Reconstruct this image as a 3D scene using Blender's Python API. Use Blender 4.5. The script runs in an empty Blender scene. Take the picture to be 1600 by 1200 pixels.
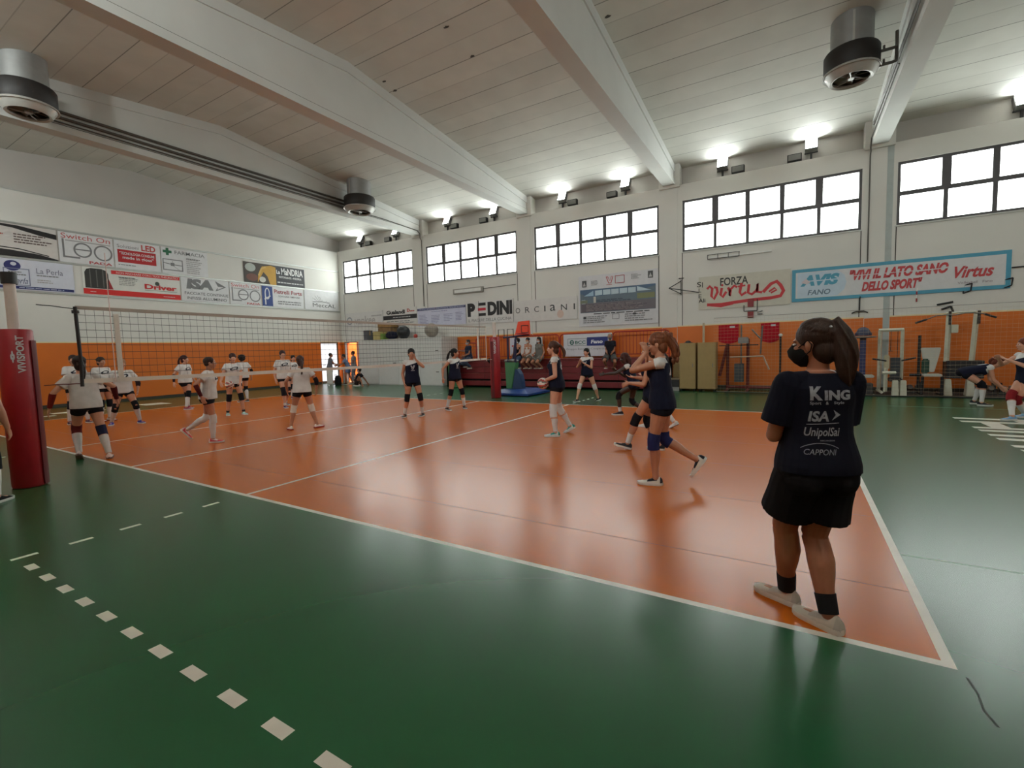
import bpy, bmesh, math, random
import numpy as np
from mathutils import Vector, Matrix
from mathutils.bvhtree import BVHTree

random.seed(7)
scene = bpy.context.scene
COL = scene.collection
PI = math.pi
R = math.radians

# ------------------------------------------------------------------ camera
CAM = Vector((8.315, -2.860, 1.563))
F_PX = 731.37
yaw, pitch, roll = 0.542344, -0.0735681, -0.027492
_f = Vector((-math.sin(yaw)*math.cos(pitch), math.cos(yaw)*math.cos(pitch), math.sin(pitch)))
_r = Vector((math.cos(yaw), math.sin(yaw), 0.0))
_u = _r.cross(_f)
_r2 = _r*math.cos(roll) + _u*math.sin(roll)
_u2 = -_r*math.sin(roll) + _u*math.cos(roll)
cam_data = bpy.data.cameras.new('camera')
cam_data.sensor_width = 36.0
cam_data.lens = F_PX/1600.0*36.0
cam_data.clip_start = 0.05
cam_data.clip_end = 200
cam = bpy.data.objects.new('camera', cam_data)
m = Matrix((( _r2.x, _u2.x, -_f.x, CAM.x), (_r2.y, _u2.y, -_f.y, CAM.y), (_r2.z, _u2.z, -_f.z, CAM.z), (0, 0, 0, 1)))
cam.matrix_world = m
COL.objects.link(cam)
scene.camera = cam

# ------------------------------------------------------------------ world, exposure
world = bpy.data.worlds.new('daylight_sky')
scene.world = world
world.use_nodes = True
_bg = world.node_tree.nodes['Background']
_bg.inputs[0].default_value = (0.92, 0.96, 1.0, 1)
_bg.inputs[1].default_value = 5.0
vs = scene.view_settings
vs.view_transform = 'Standard'
vs.look = 'None'
vs.exposure = 0.8
vs.gamma = 1.0
vs.use_curve_mapping = False
WINDOW_GLOW = 4.8
UPLIGHT_W = 13.0
UPLIGHT_ADDED_W = 88.0

# ------------------------------------------------------------------ materials
def lin(c):
    return tuple(((x/255.0)/12.92 if x/255.0 <= 0.04045 else ((x/255.0+0.055)/1.055)**2.4) for x in c)

MATS = {}
def mat(name, rgb, rough=0.6, metal=0.0, var=0.06, scale=6.0, bump=0.0, bscale=40.0, coat=0.0, spec=0.5, stretch=None, emit=None, alpha=None, trans=0.0):
    """Principled material, its colour varied by procedural noise."""
    if name in MATS:
        return MATS[name]
    mt = bpy.data.materials.new(name)
    mt.use_nodes = True
    nt = mt.node_tree
    b = nt.nodes['Principled BSDF']
    c = lin(rgb)
    tc = nt.nodes.new('ShaderNodeTexCoord')
    mp = nt.nodes.new('ShaderNodeMapping')
    nt.links.new(tc.outputs['Object'], mp.inputs['Vector'])
    if stretch:
        mp.inputs['Scale'].default_value = stretch
    nz = nt.nodes.new('ShaderNodeTexNoise')
    nz.inputs['Scale'].default_value = scale
    nz.inputs['Detail'].default_value = 4.0
    nt.links.new(mp.outputs[0], nz.inputs['Vector'])
    rp = nt.nodes.new('ShaderNodeValToRGB')
    rp.color_ramp.elements[0].position = 0.3
    rp.color_ramp.elements[1].position = 0.7
    rp.color_ramp.elements[0].color = tuple(max(0, x*(1-var)) for x in c)+(1,)
    rp.color_ramp.elements[1].color = tuple(min(1, x*(1+var)) for x in c)+(1,)
    nt.links.new(nz.outputs['Fac'], rp.inputs[0])
    nt.links.new(rp.outputs[0], b.inputs['Base Color'])
    b.inputs['Roughness'].default_value = rough
    b.inputs['Metallic'].default_value = metal
    b.inputs['Coat Weight'].default_value = coat
    b.inputs['Coat Roughness'].default_value = 0.12
    b.inputs['Specular IOR Level'].default_value = spec
    if trans:
        b.inputs['Transmission Weight'].default_value = trans
    if alpha is not None:
        b.inputs['Alpha'].default_value = alpha
    if bump > 0:
        n2 = nt.nodes.new('ShaderNodeTexNoise')
        n2.inputs['Scale'].default_value = bscale
        nt.links.new(mp.outputs[0], n2.inputs['Vector'])
        bp = nt.nodes.new('ShaderNodeBump')
        bp.inputs['Strength'].default_value = bump
        bp.inputs['Distance'].default_value = 0.01
        nt.links.new(n2.outputs['Fac'], bp.inputs['Height'])
        nt.links.new(bp.outputs[0], b.inputs['Normal'])
    if emit:
        b.inputs['Emission Color'].default_value = tuple(c)+(1,)
        b.inputs['Emission Strength'].default_value = emit
    MATS[name] = mt
    return mt

def floor_mat(name, rgb, rough, var):
    """Glossy sports floor: patchy wear in colour and gloss, a little waviness."""
    mt = mat(name, rgb, rough, var=var, scale=0.9)
    nt = mt.node_tree
    b = nt.nodes['Principled BSDF']
    ramp = [n for n in nt.nodes if n.type == 'VALTORGB'][0]
    ramp.color_ramp.elements[0].position = 0.0; ramp.color_ramp.elements[1].position = 1.0
    tc = [n for n in nt.nodes if n.type == 'TEX_COORD'][0]
    n1 = nt.nodes.new('ShaderNodeTexNoise'); n1.inputs['Scale'].default_value = 0.6; n1.inputs['Detail'].default_value = 1
    mr = nt.nodes.new('ShaderNodeMapRange')
    mr.inputs['To Min'].default_value = rough; mr.inputs['To Max'].default_value = rough+0.005
    nt.links.new(tc.outputs['Object'], n1.inputs['Vector'])
    nt.links.new(n1.outputs['Fac'], mr.inputs['Value'])
    nt.links.new(mr.outputs[0], b.inputs['Roughness'])
    b.inputs['Specular IOR Level'].default_value = 0.24 if 'orange' in name else 0.5
    return mt

def plank_mat(name, rgb, period=0.6):
    """Ceiling slabs: joints running along X every 0.6 m, alternately strong and faint; each slab its own tone."""
    mt = mat(name, rgb, 0.8, var=0.05, scale=1.5)
    nt = mt.node_tree
    b = nt.nodes['Principled BSDF']
    ramp = [n for n in nt.nodes if n.type == 'VALTORGB'][0]
    tc = [n for n in nt.nodes if n.type == 'TEX_COORD'][0]
    sx = nt.nodes.new('ShaderNodeSeparateXYZ'); nt.links.new(tc.outputs['Object'], sx.inputs[0])
    def M(op, a, bb=None):
        n = nt.nodes.new('ShaderNodeMath'); n.operation = op
        for i, v in enumerate((a, bb)):
            if v is None: continue
            if isinstance(v, (int, float)): n.inputs[i].default_value = v
            else: nt.links.new(v, n.inputs[i])
        return n.outputs[0]
    y = M('ADD', sx.outputs['Y'], 30.1)
    d = M('DIVIDE', y, period)
    fr = M('FRACT', d)
    idx = M('FLOOR', d)
    dist = M('MULTIPLY', M('SUBTRACT', 0.5, M('ABSOLUTE', M('SUBTRACT', fr, 0.5))), period)
    line = M('LESS_THAN', dist, 0.011)
    odd = M('MODULO', idx, 2.0)
    wn = nt.nodes.new('ShaderNodeTexWhiteNoise'); wn.noise_dimensions = '1D'; nt.links.new(idx, wn.inputs['W'])
    half = M('LESS_THAN', fr, 0.5)
    which = M('ABSOLUTE', M('SUBTRACT', odd, half))
    depth = M('ADD', M('MULTIPLY', which, 0.33), 0.25)
    k = M('SUBTRACT', 1.0, M('MULTIPLY', line, depth))
    tone = M('ADD', 0.95, M('MULTIPLY', wn.outputs['Value'], 0.08))
    k2 = M('MULTIPLY', k, tone)
    mx = nt.nodes.new('ShaderNodeVectorMath'); mx.operation = 'SCALE'
    nt.links.new(ramp.outputs[0], mx.inputs[0]); nt.links.new(k2, mx.inputs['Scale'])
    nt.links.new(mx.outputs[0], b.inputs['Base Color'])
    return mt

def glow_mat(name, rgb, strength, grid=None):
    """A thing that gives off light: a lamp lens, a daylit frosted pane, the door leaf made to glow (faint streaks in the pane)."""
    if name in MATS: return MATS[name]
    mt = bpy.data.materials.new(name); mt.use_nodes = True
    nt = mt.node_tree; nt.nodes.clear()
    out = nt.nodes.new('ShaderNodeOutputMaterial'); em = nt.nodes.new('ShaderNodeEmission')
    em.inputs['Strength'].default_value = strength
    c = lin(rgb)
    tc = nt.nodes.new('ShaderNodeTexCoord'); nz = nt.nodes.new('ShaderNodeTexNoise'); nz.inputs['Scale'].default_value = 3.0
    nt.links.new(tc.outputs['Object'], nz.inputs['Vector'])
    rp = nt.nodes.new('ShaderNodeValToRGB')
    rp.color_ramp.elements[0].position = 0.3; rp.color_ramp.elements[1].position = 0.7
    rp.color_ramp.elements[0].color = tuple(x*0.92 for x in c)+(1,); rp.color_ramp.elements[1].color = tuple(c)+(1,)
    nt.links.new(nz.outputs['Fac'], rp.inputs[0]); nt.links.new(rp.outputs[0], em.inputs['Color'])
    nt.links.new(em.outputs[0], out.inputs['Surface'])
    MATS[name] = mt
    return mt

# ------------------------------------------------------------------ mesh builder
class MB:
    def __init__(self): self.v = []; self.f = []; self.mi = []
    def add(self, vs, fs, mi=0):
        o = len(self.v); self.v += [tuple(x) for x in vs]
        for f in fs: self.f.append(tuple(i+o for i in f)); self.mi.append(mi)
        return self
    def box(self, x0, x1, y0, y1, z0, z1, mi=0, M=None):
        vs = [Vector((x, y, z)) for z in (z0, z1) for y in (y0, y1) for x in (x0, x1)]
        if M is not None: vs = [M @ v for v in vs]
        return self.add(vs, [(0,2,3,1),(4,5,7,6),(0,1,5,4),(2,6,7,3),(0,4,6,2),(1,3,7,5)], mi)
    def cbox(self, c, s, mi=0, M=None):
        return self.box(c[0]-s[0]/2, c[0]+s[0]/2, c[1]-s[1]/2, c[1]+s[1]/2, c[2]-s[2]/2, c[2]+s[2]/2, mi, M)
    def loft(self, rings, mi=0, cap=True):
        """rings: lists of points of one length, closed loops."""
        n = len(rings[0]); vs = [p for r in rings for p in r]; fs = []
        for k in range(len(rings)-1):
            for i in range(n):
                j = (i+1) % n
                fs.append((k*n+i, k*n+j, (k+1)*n+j, (k+1)*n+i))
        if cap:
            fs.append(tuple(reversed(range(n)))); fs.append(tuple((len(rings)-1)*n+i for i in range(n)))
        return self.add(vs, fs, mi)
    def tube(self, pts, r, seg=8, mi=0, ry=None, hint=None):
        """round (or oval) tube along a polyline; r a number or a list."""
        pts = [Vector(p) for p in pts]; n = len(pts)
        rs = r if isinstance(r, (list, tuple)) else [r]*n
        rys = ry if isinstance(ry, (list, tuple)) else ([ry]*n if ry else rs)
        rings = []; prev = Vector(hint) if hint is not None else None
        for i in range(n):
            d = (pts[min(i+1, n-1)]-pts[max(i-1, 0)]).normalized()
            if prev is None or abs(prev.dot(d)) > 0.999:
                prev = Vector((0, 0, 1)) if abs(d.z) < 0.9 else Vector((1, 0, 0))
            a = (prev - d*prev.dot(d)).normalized(); b = d.cross(a); prev = a
            rings.append([pts[i] + a*(rs[i]*math.cos(2*PI*k/seg)) + b*(rys[i]*math.sin(2*PI*k/seg)) for k in range(seg)])
        return self.loft(rings, mi)
    def cyl(self, p0, p1, r0, r1=None, seg=16, mi=0):
        return self.tube([p0, p1], [r0, r0 if r1 is None else r1], seg, mi)
    def ell(self, c, rad, M=None, seg=14, rows=9, mi=0):
        c = Vector(c); vs = []; fs = []
        for i in range(1, rows):
            t = PI*i/rows
            for k in range(seg):
                a = 2*PI*k/seg
                p = Vector((rad[0]*math.sin(t)*math.cos(a), rad[1]*math.sin(t)*math.sin(a), rad[2]*math.cos(t)))
                vs.append(c + (M @ p if M is not None else p))
        top = len(vs); p = Vector((0, 0, rad[2])); vs.append(c + (M @ p if M is not None else p))
        bot = len(vs); p = Vector((0, 0, -rad[2])); vs.append(c + (M @ p if M is not None else p))
        for i in range(rows-2):
            for k in range(seg):
                j = (k+1) % seg
                fs.append((i*seg+k, (i+1)*seg+k, (i+1)*seg+j, i*seg+j))
        for k in range(seg):
            j = (k+1) % seg
            fs.append((top, k, j)); fs.append((bot, (rows-2)*seg+j, (rows-2)*seg+k))
        return self.add(vs, fs, mi)
    def lathe(self, c, prof, seg=24, mi=0, M=None, cap=True):
        """prof: (radius, z) pairs turned about the z axis through c."""
        c = Vector(c)
        rings = []
        for r_, z_ in prof:
            ring = []
            for k in range(seg):
                p = Vector((max(r_, 1e-4)*math.cos(2*PI*k/seg), max(r_, 1e-4)*math.sin(2*PI*k/seg), z_))
                ring.append(c + (M @ p if M is not None else p))
            rings.append(ring)
        return self.loft(rings, mi, cap)
    def prism(self, poly, M, h, mi=0):
        """poly in 2-D, extruded by h along the local z of M."""
        n = len(poly)
        return self.loft([[M @ Vector((x, y, 0)) for x, y in poly], [M @ Vector((x, y, h)) for x, y in poly]], mi)
    def build(self, name, mats, parent=None, smooth=False, kind=None, bevel=0.0, loc=None):
        me = bpy.data.meshes.new(name)
        me.from_pydata(self.v, [], self.f)
        ms = mats if isinstance(mats, (list, tuple)) else [mats]
        for mm in ms: me.materials.append(mm)
        if len(ms) > 1: me.polygons.foreach_set('material_index', self.mi)
        bm = bmesh.new(); bm.from_mesh(me); bmesh.ops.recalc_face_normals(bm, faces=bm.faces)
        if bevel > 0:
            ed = [e for e in bm.edges if len(e.link_faces) == 2 and e.calc_face_angle(0) > 0.6]
            bmesh.ops.bevel(bm, geom=ed, offset=bevel, segments=2, affect='EDGES', clamp_overlap=True)
        bm.to_mesh(me); bm.free()
        if smooth:
            me.polygons.foreach_set('use_smooth', [True]*len(me.polygons))
            if smooth != 'all':
                try: me.set_sharp_from_angle(angle=R(smooth if smooth is not True else 40))
                except Exception: pass
        o = bpy.data.objects.new(name, me)
        COL.objects.link(o)
        if parent is not None: o.parent = parent
        if loc is not None: o.location = loc
        if kind: o['kind'] = kind
        return o

def thing(name, label, cat, loc=(0, 0, 0), rz=0.0, group=None):
    o = bpy.data.objects.new(name, None)
    o.empty_display_size = 0.1
    COL.objects.link(o); o.location = loc; o.rotation_euler = (0, 0, rz)
    return tag(o, label, cat, group)
def tag(o, label, cat, group=None):
    o['label'] = label; o['category'] = cat
    if group: o['group'] = group
    return o
def copy_tree(o, parent=None):
    c = o.copy(); COL.objects.link(c)
    if parent is not None: c.parent = parent
    for ch in list(o.children): copy_tree(ch, c)
    return c

_TXT = {}
def text_geo(s, weight=0.0, shear=0.0, space=1.0):
    """built-in lettering as flat polygons: verts and faces."""
    key = (s, weight, shear, space)
    if key in _TXT: return _TXT[key]
    cu = bpy.data.curves.new('lettering', 'FONT'); cu.body = s; cu.size = 1.0; cu.offset = weight; cu.shear = shear
    cu.space_character = space; cu.resolution_u = 3; cu.fill_mode = 'FRONT'
    o = bpy.data.objects.new('lettering', cu); COL.objects.link(o)
    dg = bpy.context.evaluated_depsgraph_get()
    me = bpy.data.meshes.new_from_object(o.evaluated_get(dg))
    vs = [v.co.copy() for v in me.vertices]; fs = [tuple(p.vertices) for p in me.polygons]
    bpy.data.objects.remove(o); bpy.data.curves.remove(cu); bpy.data.meshes.remove(me)
    _TXT[key] = (vs, fs)
    return vs, fs
def text_fit(s, x0, y0, x1, y1, weight=0.0, shear=0.0, space=1.0):
    vs, fs = text_geo(s, weight, shear, space)
    ax = min(v.x for v in vs); bx = max(v.x for v in vs); ay = min(v.y for v in vs); by = max(v.y for v in vs)
    sx = (x1-x0)/max(bx-ax, 1e-6); sy = (y1-y0)/max(by-ay, 1e-6)
    return [Vector((x0+(v.x-ax)*sx, y0+(v.y-ay)*sy, 0)) for v in vs], fs
# ================================================================== the hall
M_green = floor_mat('green_sports_floor', (26, 80, 46), 0.26, 0.03)
M_orange = floor_mat('orange_court_floor', (188, 93, 14), 0.25, 0.06)
M_line = mat('white_court_line', (214, 208, 196), 0.35, var=0.08, scale=5)
M_seam = mat('floor_seam', (120, 56, 12), 0.5, spec=.15)
M_gseam = mat('pale_floor_seam', (120, 150, 130), 0.4)
M_white = mat('white_wall_paint', (214, 212, 206), 0.75, var=0.03, scale=0.8, bump=0.05)
M_upper = mat('grey_upper_wall', (176, 172, 166), 0.85, var=0.05, scale=0.6)
M_orwall = mat('orange_wall_paint', (206, 104, 14), 0.5, var=0.06, scale=1.2)
M_edge = mat('pale_wall_edge', (226, 206, 160), 0.6)
M_beam = mat('white_concrete_beam', (196, 197, 192), 0.7, var=0.04, scale=1.0)
M_roof = plank_mat('ceiling_slab', (198, 197, 188))
M_frame = mat('dark_grey_window_frame', (70, 66, 68), 0.5)
M_pane = glow_mat('daylit_frosted_pane', (246, 255, 250), WINDOW_GLOW)
M_dark = mat('dark_joint', (70, 66, 60), 0.8)
M_skirt = mat('dark_skirting', (52, 44, 36), 0.7)
M_steel = mat('grey_steel', (120, 120, 118), 0.45, 0.6)
M_black = mat('black_plastic', (22, 22, 24), 0.5)
M_whitepl = mat('white_plastic', (220, 220, 216), 0.5)

XL, XR, YN, YF = -13.57, 16.5, -3.6, 15.0
ZR, YR, SLOPE = 8.9, 5.7, 0.102
def roof_z(y): return ZR - SLOPE*abs(y-YR)

# floor: one mesh, cut along every painted line; each cell takes the paint that lies there
dash_x = [(3.25+0.35*k, 3.40+0.35*k) for k in range(17)]
dash_n = [(-0.42-0.355*k, -0.26-0.355*k) for k in range(5)]
dash_f = [(9.26+0.355*k, 9.42+0.355*k) for k in range(5)]
seams = [0.78, 2.23, 3.68, 5.2, 6.7, 8.2]
xs = {XL-0.4, XR+0.2, -9, -8.95, 8.95, 9, -0.025, 0.025, 2.975, 3.025, -3.025, -2.975, 10.2}
ys = {YN-0.2, YF+0.2, 0, 0.05, 8.95, 9, -1.825, -1.765, 1.39, 1.415, 11.03, 11.055}
for a, b in dash_x: xs |= {a, b}
for a, b in dash_n+dash_f: ys |= {a, b}
for s in seams: ys |= {s-0.004, s+0.004}
xs = sorted(xs); ys = sorted(ys)
def paint(x, y):
    ins = abs(x) <= 9 and 0 <= y <= 9
    if ins and (abs(x) > 8.95 or y < 0.05 or y > 8.95): return 2
    if ins and abs(x) < 0.025: return 2
    if abs(abs(x)-3) < 0.025 and (ins or any(a < y < b for a, b in dash_n+dash_f)): return 2
    if -1.825 < y < -1.765 and any(a < x < b for a, b in dash_x): return 2
    if ins and any(abs(y-s) < 0.004 for s in seams): return 3
    if x > 9 and 1.39 < y < 1.415: return 4
    if x > 10.2 and 11.03 < y < 11.055: return 4
    return 1 if ins else 0
fl = MB(); nx = len(xs)
fl.v = [(x, y, 0.0) for y in ys for x in xs]
for j in range(len(ys)-1):
    for i in range(nx-1):
        fl.f.append((j*nx+i, j*nx+i+1, (j+1)*nx+i+1, (j+1)*nx+i))
        fl.mi.append(paint((xs[i]+xs[i+1])/2, (ys[j]+ys[j+1])/2))
fl.build('floor', [M_green, M_orange, M_line, M_seam, M_gseam], kind='structure')

def wall(name, axis, at, us, zs, holes, thick, mats, pick):
    """axis 'x': plane X = at, u runs along Y; axis 'y': plane Y = at, u runs along X. thick: signed, away from the room."""
    b = MB()
    for i in range(len(us)-1):
        for k in range(len(zs)-1):
            uc, zc = (us[i]+us[i+1])/2, (zs[k]+zs[k+1])/2
            if any(a < uc < c and d < zc < e for a, c, d, e in holes): continue
            lo, hi = min(at, at+thick), max(at, at+thick)
            if axis == 'x': b.box(lo, hi, us[i], us[i+1], zs[k], zs[k+1], pick(uc, zc))
            else: b.box(us[i], us[i+1], lo, hi, zs[k], zs[k+1], pick(uc, zc))
    return b.build(name, mats, kind='structure')
wm = [M_white, M_orwall, M_edge]
def wpick(u, z): return 1 if z < 2.22 else (2 if z < 2.26 else 0)
WIN = [(-13.22, -8.05), (-7.17, -2.03), (-1.16, 4.01), (4.84, 10.01), (10.84, 16.01)]
WZ0, WZ1 = 4.88, 6.68
holes = [(a, b, WZ0, WZ1) for a, b in WIN] + [(-13.40, -12.35, -1, 2.24)]
us = sorted({XL-0.3, XR+0.3, -13.40, -12.35} | {x for w in WIN for x in w})
wall('wall_back', 'y', YF, us, [0, 2.22, 2.24, 2.26, WZ0, WZ1, 7.25], holes, 0.35, wm, wpick)
wall('wall_left', 'x', XL, [YN-0.3, 13.55, 14.72, YF], [0, 2.22, 2.24, 2.26, 7.2], [(13.55, 14.72, -1, 2.24)], -0.25, wm, wpick)
wall('wall_right', 'x', XR, [YN-0.3, YF+0.3], [0, 2.22, 2.26, 9.2], [], 0.25, wm, wpick)
NWIN = [(-13.2, -8.05), (-7.17, -2.03), (-1.16, 4.0), (4.84, 10.0), (10.84, 16.0)]
wall('wall_front', 'y', YN, [XL-0.3, XR+0.3], [0, 2.22, 2.26, 7.25], [], -0.3, wm, wpick)
MB().box(XL-0.3, XR+0.3, YF+0.35, YF+0.6, 6.9, 8.4).build('wall_upper_back', M_upper, kind='structure')
MB().box(XL-0.3, XR+0.3, YN-0.6, YN-0.35, 6.9, 8.4).build('wall_upper_front', M_upper, kind='structure')
g = MB()
prof = [(YN-0.6, 6.9), (YF+0.6, 6.9), (YF+0.6, roof_z(YF+0.6)+0.02), (YR, ZR+0.02), (YN-0.6, roof_z(YN-0.6)+0.02)]
g.loft([[(XL-0.32, y, z) for y, z in prof], [(XL-0.6, y, z) for y, z in prof]])
g.build('wall_gable', M_upper, kind='structure')
# sills of the stepped walls
MB().box(XL-0.6, XR+0.3, YF+0.352, YF+0.36, 7.0, 7.24).build('trim_1', M_beam, kind='structure')

# roof: two slopes of slabs
rf = MB()
for y0, y1 in ((YN-0.7, YR), (YR, YF+0.7)):
    z0, z1 = roof_z(y0), roof_z(y1)
    rf.loft([[(XL-0.7, y0, z0), (XL-0.7, y1, z1), (XL-0.7, y1, z1+0.2), (XL-0.7, y0, z0+0.2)],
             [(XR+0.4, y0, z0), (XR+0.4, y1, z1), (XR+0.4, y1, z1+0.2), (XR+0.4, y0, z0+0.2)]])
rf.build('ceiling', M_roof, kind='structure')

# roof beams: flanged, straight below, gabled above; columns under their ends
BX = [-7.6, -1.6, 4.4, 10.4]
BB = 7.27
for x in BX:
    b = MB()
    def strip(w, zlo, zhi):
        yy = [YN-0.3, YR, YF+0.3]
        rings = []
        for y in yy: rings.append([(x-w, y, zlo(y)), (x+w, y, zlo(y)), (x+w, y, zhi(y)), (x-w, y, zhi(y))])
        b.loft(rings)
    strip(0.20, lambda y: BB, lambda y: BB+0.17)
    strip(0.165, lambda y: BB+0.16, lambda y: roof_z(y)-0.2)
    strip(0.20, lambda y: roof_z(y)-0.26, lambda y: roof_z(y)+0.03)
    # thin dark joint over the lower flange
    for s in (-1, 1):
        b.box(x+s*0.166-0.006, x+s*0.166+0.006, YN, YF, BB+0.17, BB+0.195, 1)
    b.build('trim_beam', [M_beam, M_dark], kind='structure')
for x in BX:
    for yy in (YF, YN):
        s = -1 if yy == YF else 1
        b = MB(); lo, hi = min(yy+s*0.02, yy-s*0.1), max(yy+s*0.02, yy-s*0.1)
        b.box(x-0.27, x+0.27, lo, hi, 2.22, BB); b.box(x-0.27, x+0.27, lo, hi, 0, 2.22, 1)
        if x > 10 and yy == YF: b.box(x+0.18, x+0.35, lo-0.006, hi, 0, BB, 2)
        b.box(x-0.36, x+0.36, min(yy+s*0.10, yy-s*0.34), max(yy+s*0.10, yy-s*0.34), BB-0.1, 7.98)
        b.build('trim_column', [M_white, M_orwall, mat('grey_pilaster', (168, 176, 174), .7)], kind='structure', bevel=0.01)

# windows: five by two frosted panes each
def window(i, x0, x1):
    w = bpy.data.objects.new('window_%d' % i, None); COL.objects.link(w); w.location = (x0, YF, WZ0); w['kind'] = 'structure'
    W, H = x1-x0, WZ1-WZ0
    f = MB(); t = 0.075
    f.box(0, W, 0.04, 0.14, 0, t); f.box(0, W, 0.04, 0.14, H-t, H); f.box(0, t, 0.04, 0.14, t, H-t); f.box(W-t, W, 0.04, 0.14, t, H-t)
    zc = H*0.5
    f.box(t, W-t, 0.045, 0.135, zc-0.06, zc+0.06)
    cw = (W-2*t)/5
    for k in range(1, 5):
        h = 0.10 if k in (1, 4) else 0.07
        f.box(t+cw*k-h, t+cw*k+h, 0.043, 0.137, zc+0.05, H-t)
        f.box(t+cw*k-0.05, t+cw*k+0.05, 0.043, 0.137, t, zc-0.05)
    fo = f.build('window_frame', M_frame, w); fo['kind'] = 'structure'
    for k in range(5):
        for r in range(2):
            a = t+cw*k+(0.0 if k == 0 else 0.03); c = t+cw*(k+1)-(0.0 if k == 4 else 0.03)
            z0, z1 = (t, zc-0.05) if r == 0 else (zc+0.05, H-t)
            p = MB().box(a, c, 0.085, 0.095, z0, z1).build('window_pane', M_pane, w); p['kind'] = 'structure'
    s = MB().box(-0.03, W+0.03, -0.03, 0.05, -0.04, 0.0).build('window_sill', M_beam, w); s['kind'] = 'structure'
for i, (a, b) in enumerate(WIN): window(i+1, a, b)

# thin vertical joints of the wall panels below the windows, and the ledge line
j = MB()
for a, b in WIN:
    for x in (a, b): j.box(x-0.012, x+0.012, YF-0.006, YF, 2.26, WZ0)
j.build('trim_2', M_dark, kind='structure')
b = MB(); b.box(-12.3, XR, YF-0.03, YF, 0, 0.12); b.build('baseboard_back', M_skirt, kind='structure')
b = MB(); b.box(XL, XL+0.03, YN, 13.5, 0, 0.10); b.build('baseboard_left', M_skirt, kind='structure')
# aluminium rails between which the left wall's boards hang
b = MB()
for z in (6.13, 5.0, 3.93): b.box(XL, XL+0.03, YN, 14.95, z-0.03, z+0.03)
b.build('trim_3', mat('aluminium_rail', (176, 178, 174), 0.4, 0.5), kind='structure')
# ledge of the left wall under the gable recess
MB().box(XL-0.45, XL+0.0, YN, YF, 7.19, 7.22).build('trim_4', M_beam, kind='structure')

# doors in the far corner: a white leaf on the left wall, its brightness put in as glow, an open doorway with sunlit wall beyond
d = bpy.data.objects.new('door_1', None); COL.objects.link(d); d.location = (XL, 13.55, 0); d['kind'] = 'structure'
b = MB(); b.box(-0.14, -0.06, 0, 0.07, 0, 2.24); b.box(-0.14, -0.06, 1.10, 1.17, 0, 2.24); b.box(-0.14, -0.06, 0.07, 1.10, 2.16, 2.24); b.box(-0.14, -0.06, 0.07, 1.10, 0, 0.12)
o = b.build('door_frame', M_steel, d); o['kind'] = 'structure'
o = MB().box(-0.11, -0.09, 0.07, 1.10, 0.12, 2.16).build('door_glow_leaf', glow_mat('glowing_white_leaf', (236, 236, 240), 0.9), d); o['kind'] = 'structure'
o = MB().cyl((-0.06, 0.15, 1.0), (0.0, 0.15, 1.0), 0.012).cyl((0.0, 0.15, 1.0), (0.0, 0.27, 1.0), 0.012).build('door_handle', M_black, d); o['kind'] = 'structure'
d = bpy.data.objects.new('door_2', None); COL.objects.link(d); d.location = (-13.40, YF, 0); d['kind'] = 'structure'
b = MB(); b.box(0, 0.06, 0, 0.12, 0, 2.24); b.box(0.99, 1.05, 0, 0.12, 0, 2.24); b.box(0.06, 0.99, 0, 0.12, 2.18, 2.24)
o = b.build('door_frame', M_steel, d); o['kind'] = 'structure'
b = MB(); b.box(0.06, 0.10, 0.13, 1.0, 0.02, 2.17)
o = b.build('door_leaf', mat('orange_door_leaf', (240, 118, 24), 0.5), d); o['kind'] = 'structure'
MB().box(-15.4, -12.9, 16.6, 16.8, 0, 2.6).build('wall_outside', mat('orange_outside_wall', (250, 120, 20), 0.8), kind='structure')
MB().box(-12.9, -9.5, 16.6, 16.8, 0, 2.6).build('wall_outside_pale', mat('pale_outside_wall', (240, 226, 206), 0.8), kind='structure')
MB().box(-17, -9, 15.36, 20, -0.06, -0.005).build('floor_outside', mat('pale_paving', (220, 205, 185), 0.8), kind='structure')

# painted white marks at the far end of the floor
z = MB()
def mark(pts):
    z.prism(pts, Matrix.Translation((0, 0, 0.0005)), 0.0015)
for y in (9.29, 8.85, 8.12, 7.8, 7.35, 6.98, 6.4, 6.05):
    mark([(11.0, y-0.09), (13.5, y-0.09), (13.5, y+0.09), (11.0, y+0.09)])
for y0, y1, x0, x1 in ((8.21, 8.76, 11.25, 11.5), (8.94, 9.2, 11.8, 12.3), (7.44, 7.7, 11.6, 12.2), (6.49, 6.89, 11.25, 11.5), (6.14, 6.31, 11.6, 12.2)):
    mark([(x0, y0), (x1, y0), (x1, y1), (x0, y1)])
z.build('trim_5', M_line, kind='structure')
z = MB()
for a, b_, c, e in ((-10.5, -10.25, 1.0, 1.9), (-11.2, -10.7, 2.0, 3.2), (-11.4, -10.6, 4.3, 5.0)):
    mark([(a, c), (b_, c), (b_+0.2, e), (a+0.2, e)])
z.build('trim_6', M_line, kind='structure')

# a pale rubbed streak and a dark scuff on the green floor by the court corner
def streak(name, pts, w, mt):
    s = MB()
    n = len(pts)
    for i in range(n-1):
        a, c = Vector(pts[i]), Vector(pts[i+1]); dd = (c-a).normalized(); nn = Vector((-dd.y, dd.x))*w*(0.6+0.4*random.random())
        s.prism([tuple(a-nn), tuple(c-nn), tuple(c+nn), tuple(a+nn)], Matrix.Translation((0, 0, 0.0004)), 0.0006)
    return s.build(name, mt, kind='structure')
streak('trim_7', [(9.02, -0.05), (9.03, -0.16), (9.02, -0.27), (9.04, -0.36)], 0.006, mat('dark_scuff', (44, 60, 50), 0.6))

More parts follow.
